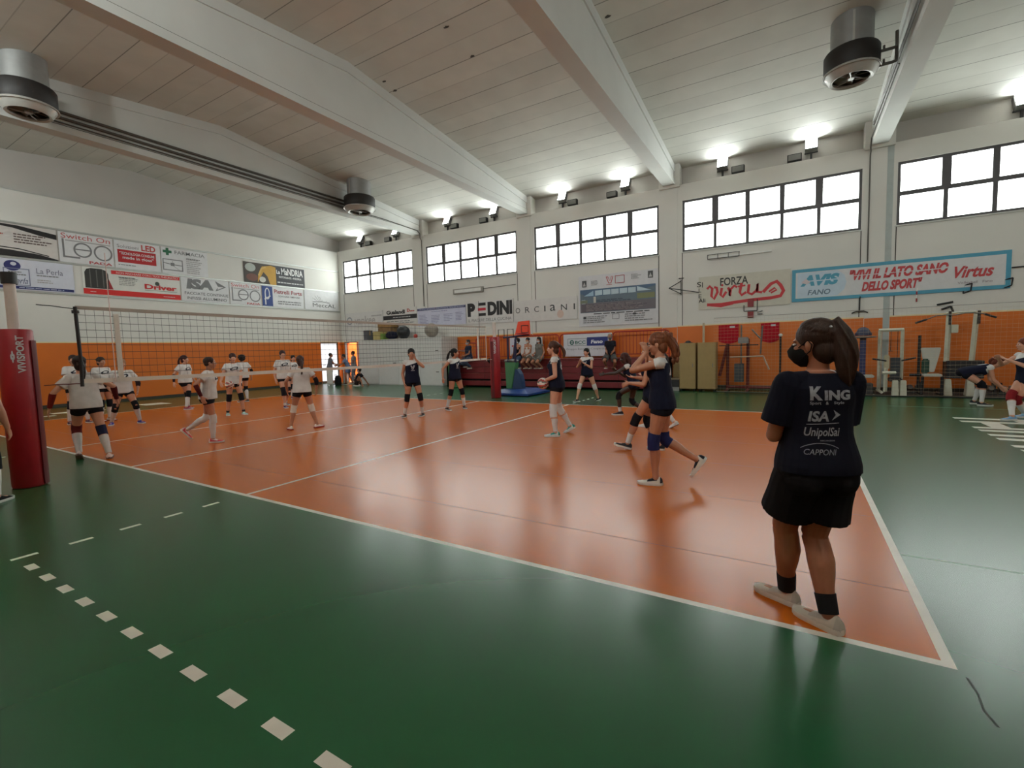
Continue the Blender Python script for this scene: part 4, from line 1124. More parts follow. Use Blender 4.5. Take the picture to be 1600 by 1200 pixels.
# ================================================================== boards and banners on the walls
def ink(rgb): return mat('ink_%d_%d_%d' % tuple(rgb), rgb, 0.55, var=0.04)
def sign(name, label, cat, plane, a0, a1, z0, z1, bg, elems, thick=.015, at=None, group=None, off=0.012, sag=0.0):
    W, H = a1-a0, z1-z0
    if plane == 'far':
        o0 = (a0, (YF if at is None else at)-off, z0); M = Matrix(((1, 0, 0, 0), (0, 0, -1, 0), (0, 1, 0, 0), (0, 0, 0, 1)))
    else:
        o0 = ((XL if at is None else at)+off, a0, z0); M = Matrix(((0, 0, 1, 0), (1, 0, 0, 0), (0, 1, 0, 0), (0, 0, 0, 1)))
    t = thing(name, label, cat, o0, 0, group)
    b = MB()
    if sag:
        n = 24; f = lambda u: sag*math.sin(PI*u)*1.0
        vs = []
        for w in (0, thick):
            for i in range(n+1):
                u = i/n; vs += [M @ Vector((u*W, f(u)*.0, w)), M @ Vector((u*W, H, w))]
        fs = []
        for s in (0, 2*(n+1)):
            for i in range(n): fs.append((s+2*i, s+2*i+2, s+2*i+3, s+2*i+1))
        k = 2*(n+1)
        for i in range(n): fs += [(2*i, 2*i+2, k+2*i+2, k+2*i), (2*i+1, 2*i+3, k+2*i+3, k+2*i+1)]
        fs += [(0, 1, k+1, k), (2*n, 2*n+1, k+2*n+1, k+2*n)]
        b.add(vs, fs)
    else:
        vs = [M @ Vector((x, y, w)) for w in (0, thick) for y in (0, H) for x in (0, W)]
        b.add(vs, [(0, 2, 3, 1), (4, 5, 7, 6), (0, 1, 5, 4), (2, 6, 7, 3), (0, 4, 6, 2), (1, 3, 7, 5)])
    b.build('cloth_panel' if 'banner' in name else 'panel', ink(bg), t)
    parts = {}
    lay = 0
    for e in elems:
        lay += 1; w = thick+.0012+.0006*lay
        kind = e[0]; col = e[-1]
        key = ({'t': 'lettering', 'r': 'block', 'p': 'emblem', 'e': 'emblem', 'o': 'ring', 'l': 'fine_print', 'c': 'stroke', 'fr': 'border'}[kind], tuple(col))
        mb = parts.setdefault(key, MB())
        def put(vs, fs): mb.add([M @ Vector((v[0]*W, v[1]*H, w)) for v in vs], fs)
        if kind == 't':
            s, u0, v0, u1, v1, wt, sh = e[1:8]
            vs, fs = text_fit(s, u0, v0, u1, v1, wt, sh); put(vs, fs)
        elif kind == 'r':
            u0, v0, u1, v1 = e[1:5]; put([(u0, v0), (u1, v0), (u1, v1), (u0, v1)], [(0, 1, 2, 3)])
        elif kind == 'p': put(e[1], [tuple(range(len(e[1])))])
        elif kind == 'e':
            cu, cv, ru, rv = e[1:5]; put([(cu+ru*math.cos(2*PI*i/28), cv+rv*math.sin(2*PI*i/28)) for i in range(28)], [tuple(range(28))])
        elif kind == 'o':
            cu, cv, ru, rv, tw = e[1:6]; n = 32; q = H/W
            put([(cu+(ru+s*tw*q)*math.cos(2*PI*i/n), cv+(rv+s*tw)*math.sin(2*PI*i/n)) for i in range(n) for s in (0, -1)], [(2*i, 2*((i+1) % n), 2*((i+1) % n)+1, 2*i+1) for i in range(n)])
        elif kind == 'c':   # brush stroke through points, width in v units
            pts, tw = e[1], e[2]; q = W/H; vv = []; ff = []
            P = [Vector((x*q, y)) for x, y in pts]
            for i, p_ in enumerate(P):
                d = (P[min(i+1, len(P)-1)]-P[max(i-1, 0)]).normalized(); nn = Vector((-d.y, d.x))*tw/2
                vv += [((p_+nn).x/q, (p_+nn).y), ((p_-nn).x/q, (p_-nn).y)]
            put(vv, [(2*i, 2*i+2, 2*i+3, 2*i+1) for i in range(len(P)-1)])
        elif kind == 'l':   # rows of print too small to read
            u0, v0, u1, v1, n = e[1:6]; rnd = random.Random(int(u0*977+v0*31+n)); hh = (v1-v0)/n
            for r in range(n):
                x = u0; end = u1-(u1-u0)*rnd.random()*.35
                while x < end:
                    x2 = min(end, x+(u1-u0)*(.05+.12*rnd.random())); put([(x, v0+r*hh+hh*.25), (x2, v0+r*hh+hh*.25), (x2, v0+r*hh+hh*.7), (x, v0+r*hh+hh*.7)], [(0, 1, 2, 3)]); x = x2+(u1-u0)*.02
        elif kind == 'fr':
            u0, v0, u1, v1, tw = e[1:6]; tu = tw*H/W
            put([(u0, v0), (u1, v0), (u1, v1), (u0, v1), (u0+tu, v0+tw), (u1-tu, v0+tw), (u1-tu, v1-tw), (u0+tu, v1-tw)], [(0, 1, 5, 4), (1, 2, 6, 5), (2, 3, 7, 6), (3, 0, 4, 7)])
    for (nm, col), mb in parts.items(): mb.build(nm, ink(col), t)
    return t
GR = (120, 120, 122); LG = (160, 158, 158); BK = (30, 28, 30); RD = (176, 26, 32); BL = (26, 44, 110); BD = (214, 214, 216); GN = (30, 96, 64)
GL = 'boards in the upper row of the left wall'; GM = 'boards in the lower row of the left wall'
LEO = [('t', 'Switch On', .05, .80, .95, .97, .0, 0, (190, 84, 84)), ('r', .12, .72, .95, .755, LG), ('r', .06, .16, .095, .78, GR), ('r', .06, .16, .36, .215, GR),
       ('o', .42, .46, .17, .25, .05, GR), ('r', .27, .45, .58, .49, GR), ('o', .80, .44, .18, .27, .05, GR), ('t', 'PADA', .52, .03, .96, .12, .03, 0, (176, 70, 74))]
sign('sponsor_board', 'pale board with black brush swooshes, first of the upper row on the left wall', 'sign', 'left', .9, 3.24, 5.04, 6.09, (206, 200, 196),
     [('p', [(0, .98), (.6, .97), (1, .84), (1, .68), (.82, .74), (.55, .88), (.25, .94), (0, .95)], BK), ('p', [(0, .22), (.5, .20), (.8, .14), (1, .03), (1, .0), (0, .0)], BK), ('c', [(0, .30), (.6, .25), (.9, .12)], .03, BK),
      ('t', 'CS', .18, .72, .42, .92, .03, .4, BK), ('l', .08, .38, .42, .66, 5, (90, 70, 66)), ('l', .55, .42, .96, .74, 4, (90, 70, 66)), ('l', .2, .62, .45, .70, 1, (180, 60, 50))], group=GL)
sign('sponsor_board', 'white board with thin grey outlined word in the upper row, red words above it', 'sign', 'left', 3.28, 4.80, 5.04, 6.08, BD, LEO, group=GL)
sign('sponsor_board', 'white board with solid red text block, upper row of the left wall', 'sign', 'left', 4.84, 6.32, 5.04, 6.08, BD,
     [('r', .06, .22, .90, .68, RD), ('t', 'LED', .58, .72, .90, .94, .03, 0, (186, 60, 56)), ('t', 'Soluzioni', .06, .74, .52, .86, 0, 0, GR), ('t', '"TECNOLOGIA CONSUMI', .10, .50, .86, .60, .02, 0, BD), ('t', 'made in gloss"', .16, .32, .84, .46, .02, 0, BD), ('l', .06, .10, .62, .16, 1, GR)], group=GL)
sign('sponsor_board', 'white board with green cross and small framed map, upper row of the left wall', 'sign', 'left', 6.36, 8.10, 5.04, 6.08, BD,
     [('r', .10, .70, .16, .98, GN), ('r', .04, .79, .22, .89, GN), ('t', 'FARMACIA', .28, .78, .94, .92, .01, 0, GR), ('fr', .02, .12, .44, .56, .035, GR), ('c', [(.04, .40), (.2, .36), (.42, .34)], .03, GR), ('c', [(.22, .5), (.24, .3), (.36, .16)], .02, LG), ('r', .18, .30, .26, .42, GR), ('l', .52, .06, .92, .66, 8, LG), ('l', .52, .62, .94, .70, 1, GR)], group=GL)
sign('sponsor_board', 'dark board with yellow picture half and white lettering, right end of the upper row', 'sign', 'left', 9.66, 12.80, 5.02, 5.98, (52, 52, 58),
     [('r', 0, 0, .50, 1, (64, 54, 46)), ('p', [(.20, .05), (.22, .5), (.28, .86), (.42, .96), (.50, .9), (.50, 0), (.40, 0), (.36, .4), (.30, .6)], (196, 150, 52)), ('e', .10, .75, .08, .2, (170, 176, 170)), ('e', .12, .28, .09, .18, (110, 66, 52)), ('e', .28, .22, .05, .14, (206, 204, 196)), ('c', [(.22, .40), (.27, .75), (.34, .85)], .08, (206, 170, 90)),
      ('t', 'La', .51, .60, .57, .80, .03, 0, (230, 230, 230)), ('t', 'MaNDRIA', .59, .58, .97, .92, .02, 0, (230, 230, 230)), ('t', 'RISTORANTE - PIZZERIA', .55, .40, .94, .50, .02, 0, (226, 226, 226)), ('l', .52, .12, .97, .24, 1, (200, 200, 200))], group=GL)
sign('sponsor_board', 'white and blue board with blue ball and blue stripe, first of the lower row', 'sign', 'left', .8, 3.60, 3.97, 4.96, (206, 208, 220),
     [('e', .46, .78, .07, .17, (40, 44, 104)), ('e', .47, .84, .025, .06, (206, 208, 220)), ('t', 'La Perla', .66, .58, .90, .76, 0, 0, (110, 110, 130)), ('t', 'Perla', .44, .20, .58, .40, 0, .4, (70, 74, 110)), ('l', .42, .46, .58, .62, 2, GR), ('l', .66, .48, .86, .56, 1, GR), ('l', .66, .26, .84, .40, 2, LG), ('r', .30, .03, .99, .12, (30, 40, 100)), ('l', .5, .05, .98, .10, 1, (190, 196, 220)), ('fr', .38, .14, .60, .70, .025, (120, 124, 150))], group=GM)
sign('sponsor_board', 'white and red board with a black tyre, second of the lower row', 'sign', 'left', 3.84, 6.95, 3.97, 4.96, (214, 214, 208),
     [('p', [(.02, .24), (.02, .80), (.04, .92), (.08, .96), (.18, .96), (.225, .90), (.24, .78), (.24, .24)], (48, 48, 46)), ('r', .065, .28, .075, .92, (96, 96, 92)), ('r', .125, .28, .135, .92, (96, 96, 92)), ('r', .185, .28, .195, .92, (96, 96, 92)), ('r', 0, .02, 1, .22, (206, 32, 28)), ('r', .27, .82, 1, .96, (196, 34, 36)), ('t', 'NON RISCHIARE CON I TUOI PNEUMATICI', .32, .85, .98, .93, .01, 0, (220, 190, 186)), ('p', [(.24, .24), (.24, .62), (.28, .24)], (150, 30, 34)),
      ('t', 'Driver', .60, .36, .96, .56, .04, 0, (196, 34, 36)), ('e', .74, .60, .025, .08, (60, 70, 60)), ('r', .60, .31, .96, .325, (80, 110, 84)), ('l', .34, .42, .56, .72, 5, (140, 140, 136)), ('l', .34, .70, .52, .76, 1, BK), ('l', .06, .09, .14, .13, 1, BD), ('l', .80, .09, .96, .13, 1, BD)], group=GM)
sign('sponsor_board', 'white board with heavy grey capitals and grey arrowhead, lower row', 'sign', 'left', 7.0, 8.92, 3.97, 4.96, BD,
     [('t', 'ISA', .10, .52, .66, .96, .07, .12, GR), ('p', [(.70, .50), (.94, .72), (.70, .96), (.76, .72)], GR), ('p', [(.75, .58), (.89, .72), (.75, .72)], BD), ('t', 'FACCIATE CONTINUE', .06, .28, .98, .40, .01, 0, (96, 96, 98)), ('t', 'INFISSI ALLUMINIO', .10, .08, .94, .20, .01, 0, (96, 96, 98))], group=GM)
sign('sponsor_board', 'white board with thin grey outlined word in the lower row', 'sign', 'left', 8.96, 10.40, 3.97, 4.96, BD, LEO, group=GM)
sign('sponsor_board', 'white board with tall blue panel holding a white letter, lower row', 'sign', 'left', 10.46, 12.68, 3.97, 4.96, BD,
     [('r', 0, .02, .24, .98, (34, 62, 130)), ('o', .12, .62, .06, .28, .05, BD), ('r', .06, .08, .085, .62, BD), ('c', [(.05, .34), (.19, .52)], .05, BD), ('t', 'Pietrelli Porte', .28, .66, .96, .86, .02, 0, (150, 60, 66)), ('t', 'DOVE CASA - AMBI CASA', .38, .50, .90, .58, .01, 0, (90, 90, 92)), ('l', .36, .12, .96, .34, 2, GR)], group=GM)
sign('sponsor_board', 'white board with fan of black rays over a word, last of the lower row', 'sign', 'left', 12.74, 14.86, 3.97, 4.96, BD,
     [('t', 'MeccAL', .22, .14, .90, .34, 0, 0, (70, 70, 72)), ('c', [(.22, .40), (.5, .44), (.72, .40)], .03, (80, 80, 80))] + [('c', [(.36+.04*i, .46), (.22+.07*i, .62+.16*math.sin(i*.9))], .016, (110, 110, 110)) for i in range(7)], group=GM)

FB = 'banners along the foot of the window wall'
sign('banner', 'white banner with pale grey ring and faint grey word in the far corner', 'banner', 'far', -13.1, -10.24, 3.02, 3.80, (208, 206, 204),
     [('o', .10, .45, .075, .28, .09, (140, 144, 150)), ('t', 'vankee', .24, .18, .80, .72, .02, 0, (168, 164, 162)), ('l', .70, .60, .98, .8, 1, LG)], group=FB, off=.03)
sign('banner', 'white banner with black bar and small red square, second from the far corner', 'banner', 'far', -10.2, -7.86, 2.95, 3.84, (212, 210, 206),
     [('t', 'Gualandi', .10, .66, .66, .90, .05, 0, BK), ('t', 'D', .72, .74, .80, .92, .05, 0, (176, 60, 40)), ('l', .80, .72, .96, .84, 1, (176, 60, 40)), ('r', 0, .36, 1, .60, (40, 38, 40)), ('l', .3, .44, .96, .52, 1, (200, 200, 200)), ('l', .10, .10, .96, .30, 2, GR)], group=FB, off=.03)
sign('banner', 'pale blue notice banner with dark blue heading and rows of small print', 'banner', 'far', -7.82, -4.84, 2.82, 3.72, (196, 198, 218),
     [('r', 0, .86, 1, .98, (70, 74, 110)), ('t', 'CENTRO SPORTIVO POLIVALENTE TENNISTAVOLO', .03, .885, .97, .955, .02, 0, (170, 174, 200)), ('l', .3, .74, .7, .8, 1, (120, 122, 160)), ('l', .04, .12, .24, .66, 7, (140, 142, 176)), ('l', .30, .12, .48, .60, 6, (140, 142, 176)), ('l', .56, .2, .74, .62, 5, (140, 142, 176)), ('l', .80, .2, .96, .66, 6, (140, 142, 176))], group=FB, off=.03)
sign('banner', 'white banner with six heavy black capitals, the second with a red stroke', 'banner', 'far', -4.80, -2.25, 2.78, 3.80, (212, 210, 208),
     [('t', 'P', .03, .34, .20, .94, .07, 0, BK), ('r', .27, .80, .43, .93, BK), ('r', .26, .58, .43, .70, (190, 40, 54)), ('r', .27, .34, .43, .47, BK), ('t', 'DINI', .47, .34, .98, .94, .06, 0, BK), ('t', 'IL PIACERE DELLA CUCINA', .04, .10, .96, .23, 0, 0, GR)], group=FB, off=.03)
sign('banner', 'white banner with seven wide-spaced thin black letters', 'banner', 'far', -2.22, .76, 2.74, 3.66, (208, 205, 202),
     [('t', c, u, .42, u+w, .42+h, 0, 0, (50, 50, 50)) for c, u, w, h in (('O', .03, .075, .25), ('R', .19, .075, .26), ('C', .34, .075, .26), ('I', .50, .02, .26), ('a', .59, .085, .28), ('N', .76, .09, .26), ('I', .95, .02, .26))] + [('e', .75, .26, .05, .18, (206, 180, 168))], group=FB, off=.03)
sign('poster', 'tall white poster with a crowd photograph and rows of small crests', 'poster', 'far', .84, 4.0, 2.40, 4.40, (204, 204, 208),
     [('r', .02, .27, .97, .73, (92, 108, 120)), ('p', [(.02, .73), (.02, .66), (.14, .58), (.75, .62), (.97, .70), (.97, .73)], (70, 96, 124)), ('r', .02, .28, .97, .46, (104, 98, 104))]
     + [('p', [(.22+.105*i, .60), (.315+.105*i, .605), (.315+.105*i, .70), (.22+.105*i, .70)], (176, 196, 206)) for i in range(5)] + [('p', [(.07, .60), (.20, .60), (.20, .70)], (150, 180, 200)), ('p', [(.75, .62), (.92, .62), (.75, .71)], (180, 200, 210)), ('r', .75, .48, .96, .58, (120, 124, 88)), ('r', .20, .46, .23, .58, (190, 186, 176)), ('r', .04, .45, .09, .53, (170, 180, 190)), ('r', .02, .46, .12, .52, (110, 116, 96))]
     + [('l', .04, .29, .95, .44, 6, (80, 70, 80)), ('l', .1, .30, .9, .43, 5, (140, 130, 130)), ('l', .24, .46, .74, .52, 2, (52, 60, 76)), ('r', .05, .78, .11, .91, (70, 72, 74)), ('p', [(.06, .80), (.10, .80), (.08, .88)], (170, 170, 172)), ('r', .88, .84, .94, .97, (70, 72, 74)), ('p', [(.89, .86), (.93, .86), (.91, .94)], (170, 170, 172)), ('l', .17, .80, .28, .90, 4, GR), ('l', .68, .85, .80, .95, 4, GR),
        ('fr', .48, .80, .60, .95, .012, (170, 80, 84)), ('c', [(.37, .94), (.40, .82), (.43, .82), (.455, .94), (.435, .945), (.415, .86), (.39, .94), (.37, .94)], .012, (190, 50, 56)), ('l', .37, .78, .46, .80, 1, RD), ('l', .2, .225, .92, .26, 1, BK), ('fr', .44, .12, .53, .22, .01, GR), ('l', .06, .06, .40, .21, 4, GR), ('l', .60, .06, .94, .22, 4, GR), ('e', .08, .17, .02, .025, (60, 60, 62)), ('e', .72, .2, .025, .02, (60, 60, 62))], group=FB, off=.03)
CX = [(i/14) for i in range(15)]
sign('banner', 'hand-painted cream banner with black word above a big red script word', 'banner', 'far', 5.40, 8.20, 2.78, 3.92, (196, 192, 178),
     [('t', 'FORZA', .25, .68, .56, .92, .02, 0, (40, 38, 36)),
      ('c', [(.10, .62), (.13, .70), (.16, .62), (.15, .40), (.18, .30), (.22, .50), (.21, .64), (.18, .66)], .075, (188, 36, 44)), ('c', [(.27, .62), (.255, .42), (.28, .34), (.32, .50)], .075, (188, 36, 44)), ('e', .275, .70, .012, .035, (188, 36, 44)),
      ('c', [(.34, .62), (.36, .50), (.36, .36), (.37, .56), (.41, .66), (.44, .60)], .07, (188, 36, 44)), ('c', [(.49, .72), (.47, .45), (.49, .36), (.54, .44)], .075, (188, 36, 44)), ('c', [(.45, .62), (.53, .64)], .05, (188, 36, 44)), ('c', [(.57, .66), (.56, .42), (.60, .36), (.65, .46), (.66, .66), (.66, .42), (.71, .40)], .075, (188, 36, 44)),
      ('c', [(.72, .40), (.80, .62), (.86, .68), (.90, .56), (.93, .40), (.90, .26), (.80, .22), (.60, .20), (.40, .16), (.25, .12), (.10, .14)], .09, (188, 36, 44)), ('p', [(.10, .10), (.26, .04), (.40, .10), (.40, .16), (.10, .18)], (188, 36, 44)),
      ('c', [(.78, .40), (.84, .50), (.86, .44), (.80, .36)], .05, (188, 36, 44)), ('t', 'S', -.02, .70, .03, .86, .01, 0, (60, 58, 54)), ('t', 'I', .04, .68, .05, .84, .01, 0, (60, 58, 54)), ('t', 'L', .0, .54, .03, .66, .01, 0, (60, 58, 54)), ('t', 'E', .0, .36, .035, .48, .01, 0, (60, 58, 54)), ('t', 'Ali', .0, .22, .08, .34, .02, 0, (40, 38, 36))], thick=.006, off=.03)
AVB = (72, 150, 178); AVR = (184, 54, 58)
sign('banner', 'very long white banner with broad light blue border and red slogan', 'banner', 'far', 8.24, 13.28, 2.84, 3.86, (206, 206, 208),
     [('fr', 0, 0, 1, 1, .10, AVB), ('p', [(.03, .12), (.24, .12), (.275, .3), (.285, .5), (.275, .72), (.24, .88), (.03, .88)], (186, 204, 218)), ('t', 'AVIS', .045, .46, .25, .80, .06, .25, AVB), ('r', .04, .60, .255, .63, (186, 204, 218)), ('t', 'FANO', .085, .18, .205, .34, .02, .2, (88, 110, 130)), ('p', [(.05, .58), (.075, .7), (.10, .58), (.08, .52)], (200, 190, 196)),
      ('t', '"VIVI IL LATO SANO', .30, .53, .75, .84, .05, .3, AVR), ('r', .30, .655, .76, .675, (206, 206, 208)), ('t', 'DELLO SPORT"', .36, .18, .64, .47, .05, .3, AVR), ('c', [(.60, .64), (.70, .66), (.76, .70)], .02, (206, 206, 208)), ('t', 'Virtus', .775, .36, .935, .68, .03, .35, AVR), ('t', 'Volleyball   Fano', .79, .18, .93, .26, 0, 0, (130, 110, 120))], thick=.006, off=.03)
# ================================================================== net, posts, balls
M_net = mat('dark_net_cord', (58, 54, 52), 0.8)
M_tape = mat('white_net_tape', (216, 208, 198), 0.7)
M_red = mat('red_vinyl_pad', (146, 15, 27), 0.42, var=.06, bump=.05, bscale=6)
M_pad2 = mat('dark_red_vinyl', (92, 14, 24), 0.42)
net = thing('volleyball_net', 'long volleyball net with white tapes stretched across the court', 'net', (0, 0, 0))
NY0, NY1, NZ0, NZ1 = -.42, 9.42, 1.26, 2.27
def nz(y): return .03*((y-4.5)/4.9)**2-.0
def at_net(y, f): return (0, y, NZ0+(NZ1-NZ0)*f+nz(y)*.8)
n = MB()
ny = int((NY1-NY0)/.1)
for i in range(1, 10):
    n.tube([at_net(NY0+(NY1-NY0)*k/20+0, i/10) for k in range(21)], .0032, 4)
for j in range(ny+1):
    y = NY0+.1*j
    n.tube([at_net(y, 0), at_net(y, 1)], .0018, 4)
n.build('netting', M_net, net)
b = MB()
for k in range(20):
    y0, y1 = NY0+(NY1-NY0)*k/20, NY0+(NY1-NY0)*(k+1)/20
    b.loft([[(-.006, y, NZ1-.035+nz(y)), (.006, y, NZ1-.035+nz(y)), (.006, y, NZ1+.015+nz(y)), (-.006, y, NZ1+.015+nz(y))] for y in (y0, y1)], cap=k in (0, 19))
b.build('top_tape', mat('worn_net_tape', (170, 158, 148), .8), net)
b = MB()
for k in range(20):
    y0, y1 = NY0+(NY1-NY0)*k/20, NY0+(NY1-NY0)*(k+1)/20
    b.loft([[(-.006, y, NZ0-.03+nz(y)), (.006, y, NZ0-.03+nz(y)), (.006, y, NZ0+.03+nz(y)), (-.006, y, NZ0+.03+nz(y))] for y in (y0, y1)], cap=k in (0, 19))
b.build('bottom_tape', M_tape, net)
for y in (.02, 8.98):
    MB().box(-.008, .008, y-.03, y+.03, NZ0, NZ1-.05).build('side_band', M_tape, net)
for y, mt in ((-.05, mat('pink_white_antenna', (216, 188, 182), .5)), (9.06, M_black)):
    a = MB(); a.cyl((.012, y, NZ0), (.012, y, NZ1+.80), .006, seg=8)
    a.build('antenna', mt, net)
e = MB(); e.tube([(0, NY0, NZ0-.04), (0, NY0+.01, NZ0+.3), (0, NY0, NZ1+.03)], .022, 8); e.cyl((0, NY0, NZ1-.06), (0, NY0, NZ1-.02), .04); e.cyl((0, NY0, NZ0+.25), (0, NY0, NZ0+.29), .036); e.build('end_rod', M_black, net)
e = MB(); e.cyl((0, NY1, NZ0-.04), (0, NY1, NZ1+.03), .012); e.build('end_rod', M_tape, net)
for f, yy, zz in ((1, NY0, NZ1), (0, NY0, NZ0)):
    c = MB(); rnd = random.Random(3)
    p0 = Vector((0, NY0, zz)); p1 = Vector((0, -.80, zz+.03*f+.01))
    c.tube([p0.lerp(p1, t/6)+Vector((0, 0, .006*rnd.uniform(-1, 1))) for t in range(7)], .006, 6); c.build('tension_cord', M_black if f else M_pad2, net)
for zz in (NZ1, NZ0):
    c = MB(); c.cyl((0, NY1, zz), (0, 9.73, zz), .006, seg=6); c.build('tension_cord', M_tape, net)

def post(y, label, near):
    t = thing('net_post', label, 'post', (0.0, y, 0))
    p = MB(); p.cyl((0, 0, 0), (0, 0, 2.56 if near else 2.44), .055, seg=20); p.build('pole', mat('pale_post_paint', (206, 196, 188), .5), t, smooth=True)
    c = MB(); c.cyl((0, 0, 2.54 if near else 2.42), (0, 0, 2.68 if near else 2.46), .075 if near else .058, seg=20); c.build('cap', M_black if near else M_tape, t, smooth=True)
    q = MB(); n_ = 28; r = .165
    ring = lambda z, rr: [(rr*math.cos(2*PI*i/n_), rr*math.sin(2*PI*i/n_), z) for i in range(n_)]
    q.loft([ring(.005, r-.01), ring(.02, r), ring(1.0, r+.004), ring(1.96, r), ring(1.98, r-.012)])
    pd = q.build('padding', M_red, t, smooth=True)
    # flap closing the pad, on the court side
    ax = Vector((.62, .78, 0)).normalized() if near else Vector((0, -1, 0))
    fl_ = MB(); a0 = math.atan2(ax.y, ax.x)
    rr = []
    for z in (.02, 1.84):
        rr.append([((r+.004)*math.cos(a0+i*.07), (r+.004)*math.sin(a0+i*.07), z) for i in range(-4, 5)]+[((r+.018)*math.cos(a0+i*.07), (r+.018)*math.sin(a0+i*.07), z) for i in range(4, -5, -1)])
    fl_.loft(rr); fl_.build('flap', M_pad2, pd)
    # lettering wrapped on the padding, reading upwards
    vs, fs = text_fit('VIVISPORT', 0, -.035, .46, .035, .03)
    bm = bmesh.new(); vv = [bm.verts.new(v) for v in vs]
    for f in fs:
        try: bm.faces.new([vv[i] for i in f])
        except ValueError: pass
    bmesh.ops.triangulate(bm, faces=bm.faces)
    base = math.atan2(CAM.y-y, CAM.x)+.20 if near else math.atan2(CAM.y-y, CAM.x)
    for v in bm.verts:
        u_, w_ = v.co.x, v.co.y
        a = base+(-w_)/r
        v.co = Vector(((r+.007)*math.cos(a), (r+.007)*math.sin(a), 1.44+u_))
    bmesh.ops.recalc_face_normals(bm, faces=bm.faces)
    me = bpy.data.meshes.new('lettering'); bm.to_mesh(me); bm.free(); me.materials.append(M_print)
    o = bpy.data.objects.new('lettering', me); COL.objects.link(o); o.parent = pd
    if near:
        m_ = MB(); a = base-.42
        for da, z in ((0, 1.60), (.07, 1.64), (-.07, 1.64), (0, 1.68)):
            m_.ell(((r+.004)*math.cos(a+da), (r+.004)*math.sin(a+da), z), (.008, .008, .035), seg=8, rows=6)
        m_.build('emblem', M_print, pd)
post(-1.02, 'red padded net post at the left picture edge with pale pole and black cap', True)
post(9.92, 'red padded net post on the far side of the court before the bleachers', False)

def ball(label, c, group=None):
    t = thing('volleyball', label, 'ball', c)
    b = MB(); b.ell((0, 0, 0), (.104, .104, .104), seg=24, rows=16)
    for i, p in enumerate(b.f):
        k = len(p); q = sum((Vector(b.v[j]) for j in p), Vector())/k
        b.mi[i] = 1 if (math.atan2(q.y, q.z)*3/PI) % 1 < .36 else (2 if (math.atan2(q.y, q.z)*3/PI) % 1 > .8 else 0)
    b.build('ball', [mat('ball_white', (206, 196, 186), .5), mat('ball_red', (170, 60, 56), .5), mat('ball_green', (70, 90, 76), .5)], t, smooth='all')
ball('red and white volleyball in the hands of the navy player in profile', (4.475, 4.585, .94))
ball('red and white volleyball held low by the white-shirted player', (-4.33, 3.80, .84))

# ================================================================== ceiling fan heaters
M_zinc = mat('galvanised_duct', (150, 150, 148), 0.5, .5, var=.06)
M_alu = mat('pale_louvre_ring', (176, 174, 168), 0.4, .3)
M_pipe = mat('dark_heating_pipe', (84, 80, 74), 0.5, .3)
def heater(x, y, label, toward, q=1.0, gap=.555):
    z0 = 7.20; zr = roof_z(y)-z0
    t = thing('fan_heater', label, 'heater', (x, y, z0), 0, 'round fan heaters under the roof')
    d = MB(); d.lathe((0, 0, 0), [(.46*q, .58), (.46*q, zr+.08)], 36); d.build('duct', M_zinc, t, smooth=True)
    s_ = MB(); s_.box(-.02, .02, -.475*q, -.455*q, .58, zr); s_.build('duct_strap', M_alu, t)
    c = MB(); c.lathe((0, 0, 0), [(.30*q, .20), (.58*q, .16), (.60*q, .18), (.60*q, .56), (.57*q, .60), (.30*q, .60)], 40); c.build('casing', mat('black_heater_casing', (34, 30, 28), .6), t, smooth=50)
    r = MB()
    r.lathe((0, 0, 0), [(.585*q, .155), (.62*q, .14), (.62*q, .175), (.60*q, .19), (.585*q, .155)], 40, cap=False)
    r.lathe((0, 0, 0), [(.40*q, .02), (.46*q, .0), (.49*q, .03), (.58*q, .155), (.55*q, .17), (.44*q, .07), (.40*q, .06), (.40*q, .02)], 40, cap=False)
    r.build('louvre_ring', M_alu, t, smooth=50)
    f = MB(); f.cyl((0, 0, .03), (0, 0, .12), .07, seg=16)
    f.build('fan_hub', M_alu, t, smooth=True)
    for k in range(8):
        a = 2*PI*k/8; M4 = Matrix.Rotation(a, 4, 'Z') @ Matrix.Translation((.24*q, 0, .09)) @ Matrix.Rotation(R(28), 4, 'X')
        MB().box(-.18*q, .16*q, -.055, .055, -.004, .004, 0, M4).build('fan_blade', M_steel, t)
    g = MB()
    for k in range(3):
        a = 2*PI*k/3+.4; g.cyl((.06*math.cos(a), .06*math.sin(a), .02), (.44*q*math.cos(a), .44*q*math.sin(a), .03), .010, seg=6)
    g.build('guard', M_alu, t)
    w = .17+.80-.05
    for zz in (.52*q, .16):
        p = MB(); s = toward
        x1 = s*gap
        p.tube([(s*.50*q, .0, zz), (x1-s*.10, .0, zz), (x1-s*.03, .02, zz+.02), (x1-s*.02, .06, zz+.10), (x1-s*.02, .08, zz+.36)], .032, 10)
        if q < .86: p.cyl((s*(.60*q+.05), 0, zz+.03), (s*(.60*q+.05), 0, zz+.10), .022, seg=8)
        p.build('pipe', M_pipe, t, smooth=True)
heater(-6.70, 1.06, 'round black fan heater at the top left picture corner', -1, .86)
heater(-6.70, 10.60, 'round black fan heater hanging by the beam nearest the left wall', -1)
heater(9.30, 10.16, 'round black fan heater hanging by the right-hand beam', 1, .85, .80)
p = MB()
for zz in (7.74, 7.60): p.tube([(-7.36, -3.2, zz), (-7.36, 10.6, zz)], .038, 10)
tag(p.build('heating_pipe', M_pipe), 'pair of dark pipes along the beam between two fan heaters', 'pipe')
p = MB(); p.tube([(-7.37, -3.2, 7.49), (-7.37, 12.6, 7.49), (-7.37, 14.7, 7.42), (-7.37, 14.86, 7.30), (-7.37, 14.86, 7.1), (-7.37, 14.955, 7.0), (-7.37, 14.955, 3.80)], .02, 8)
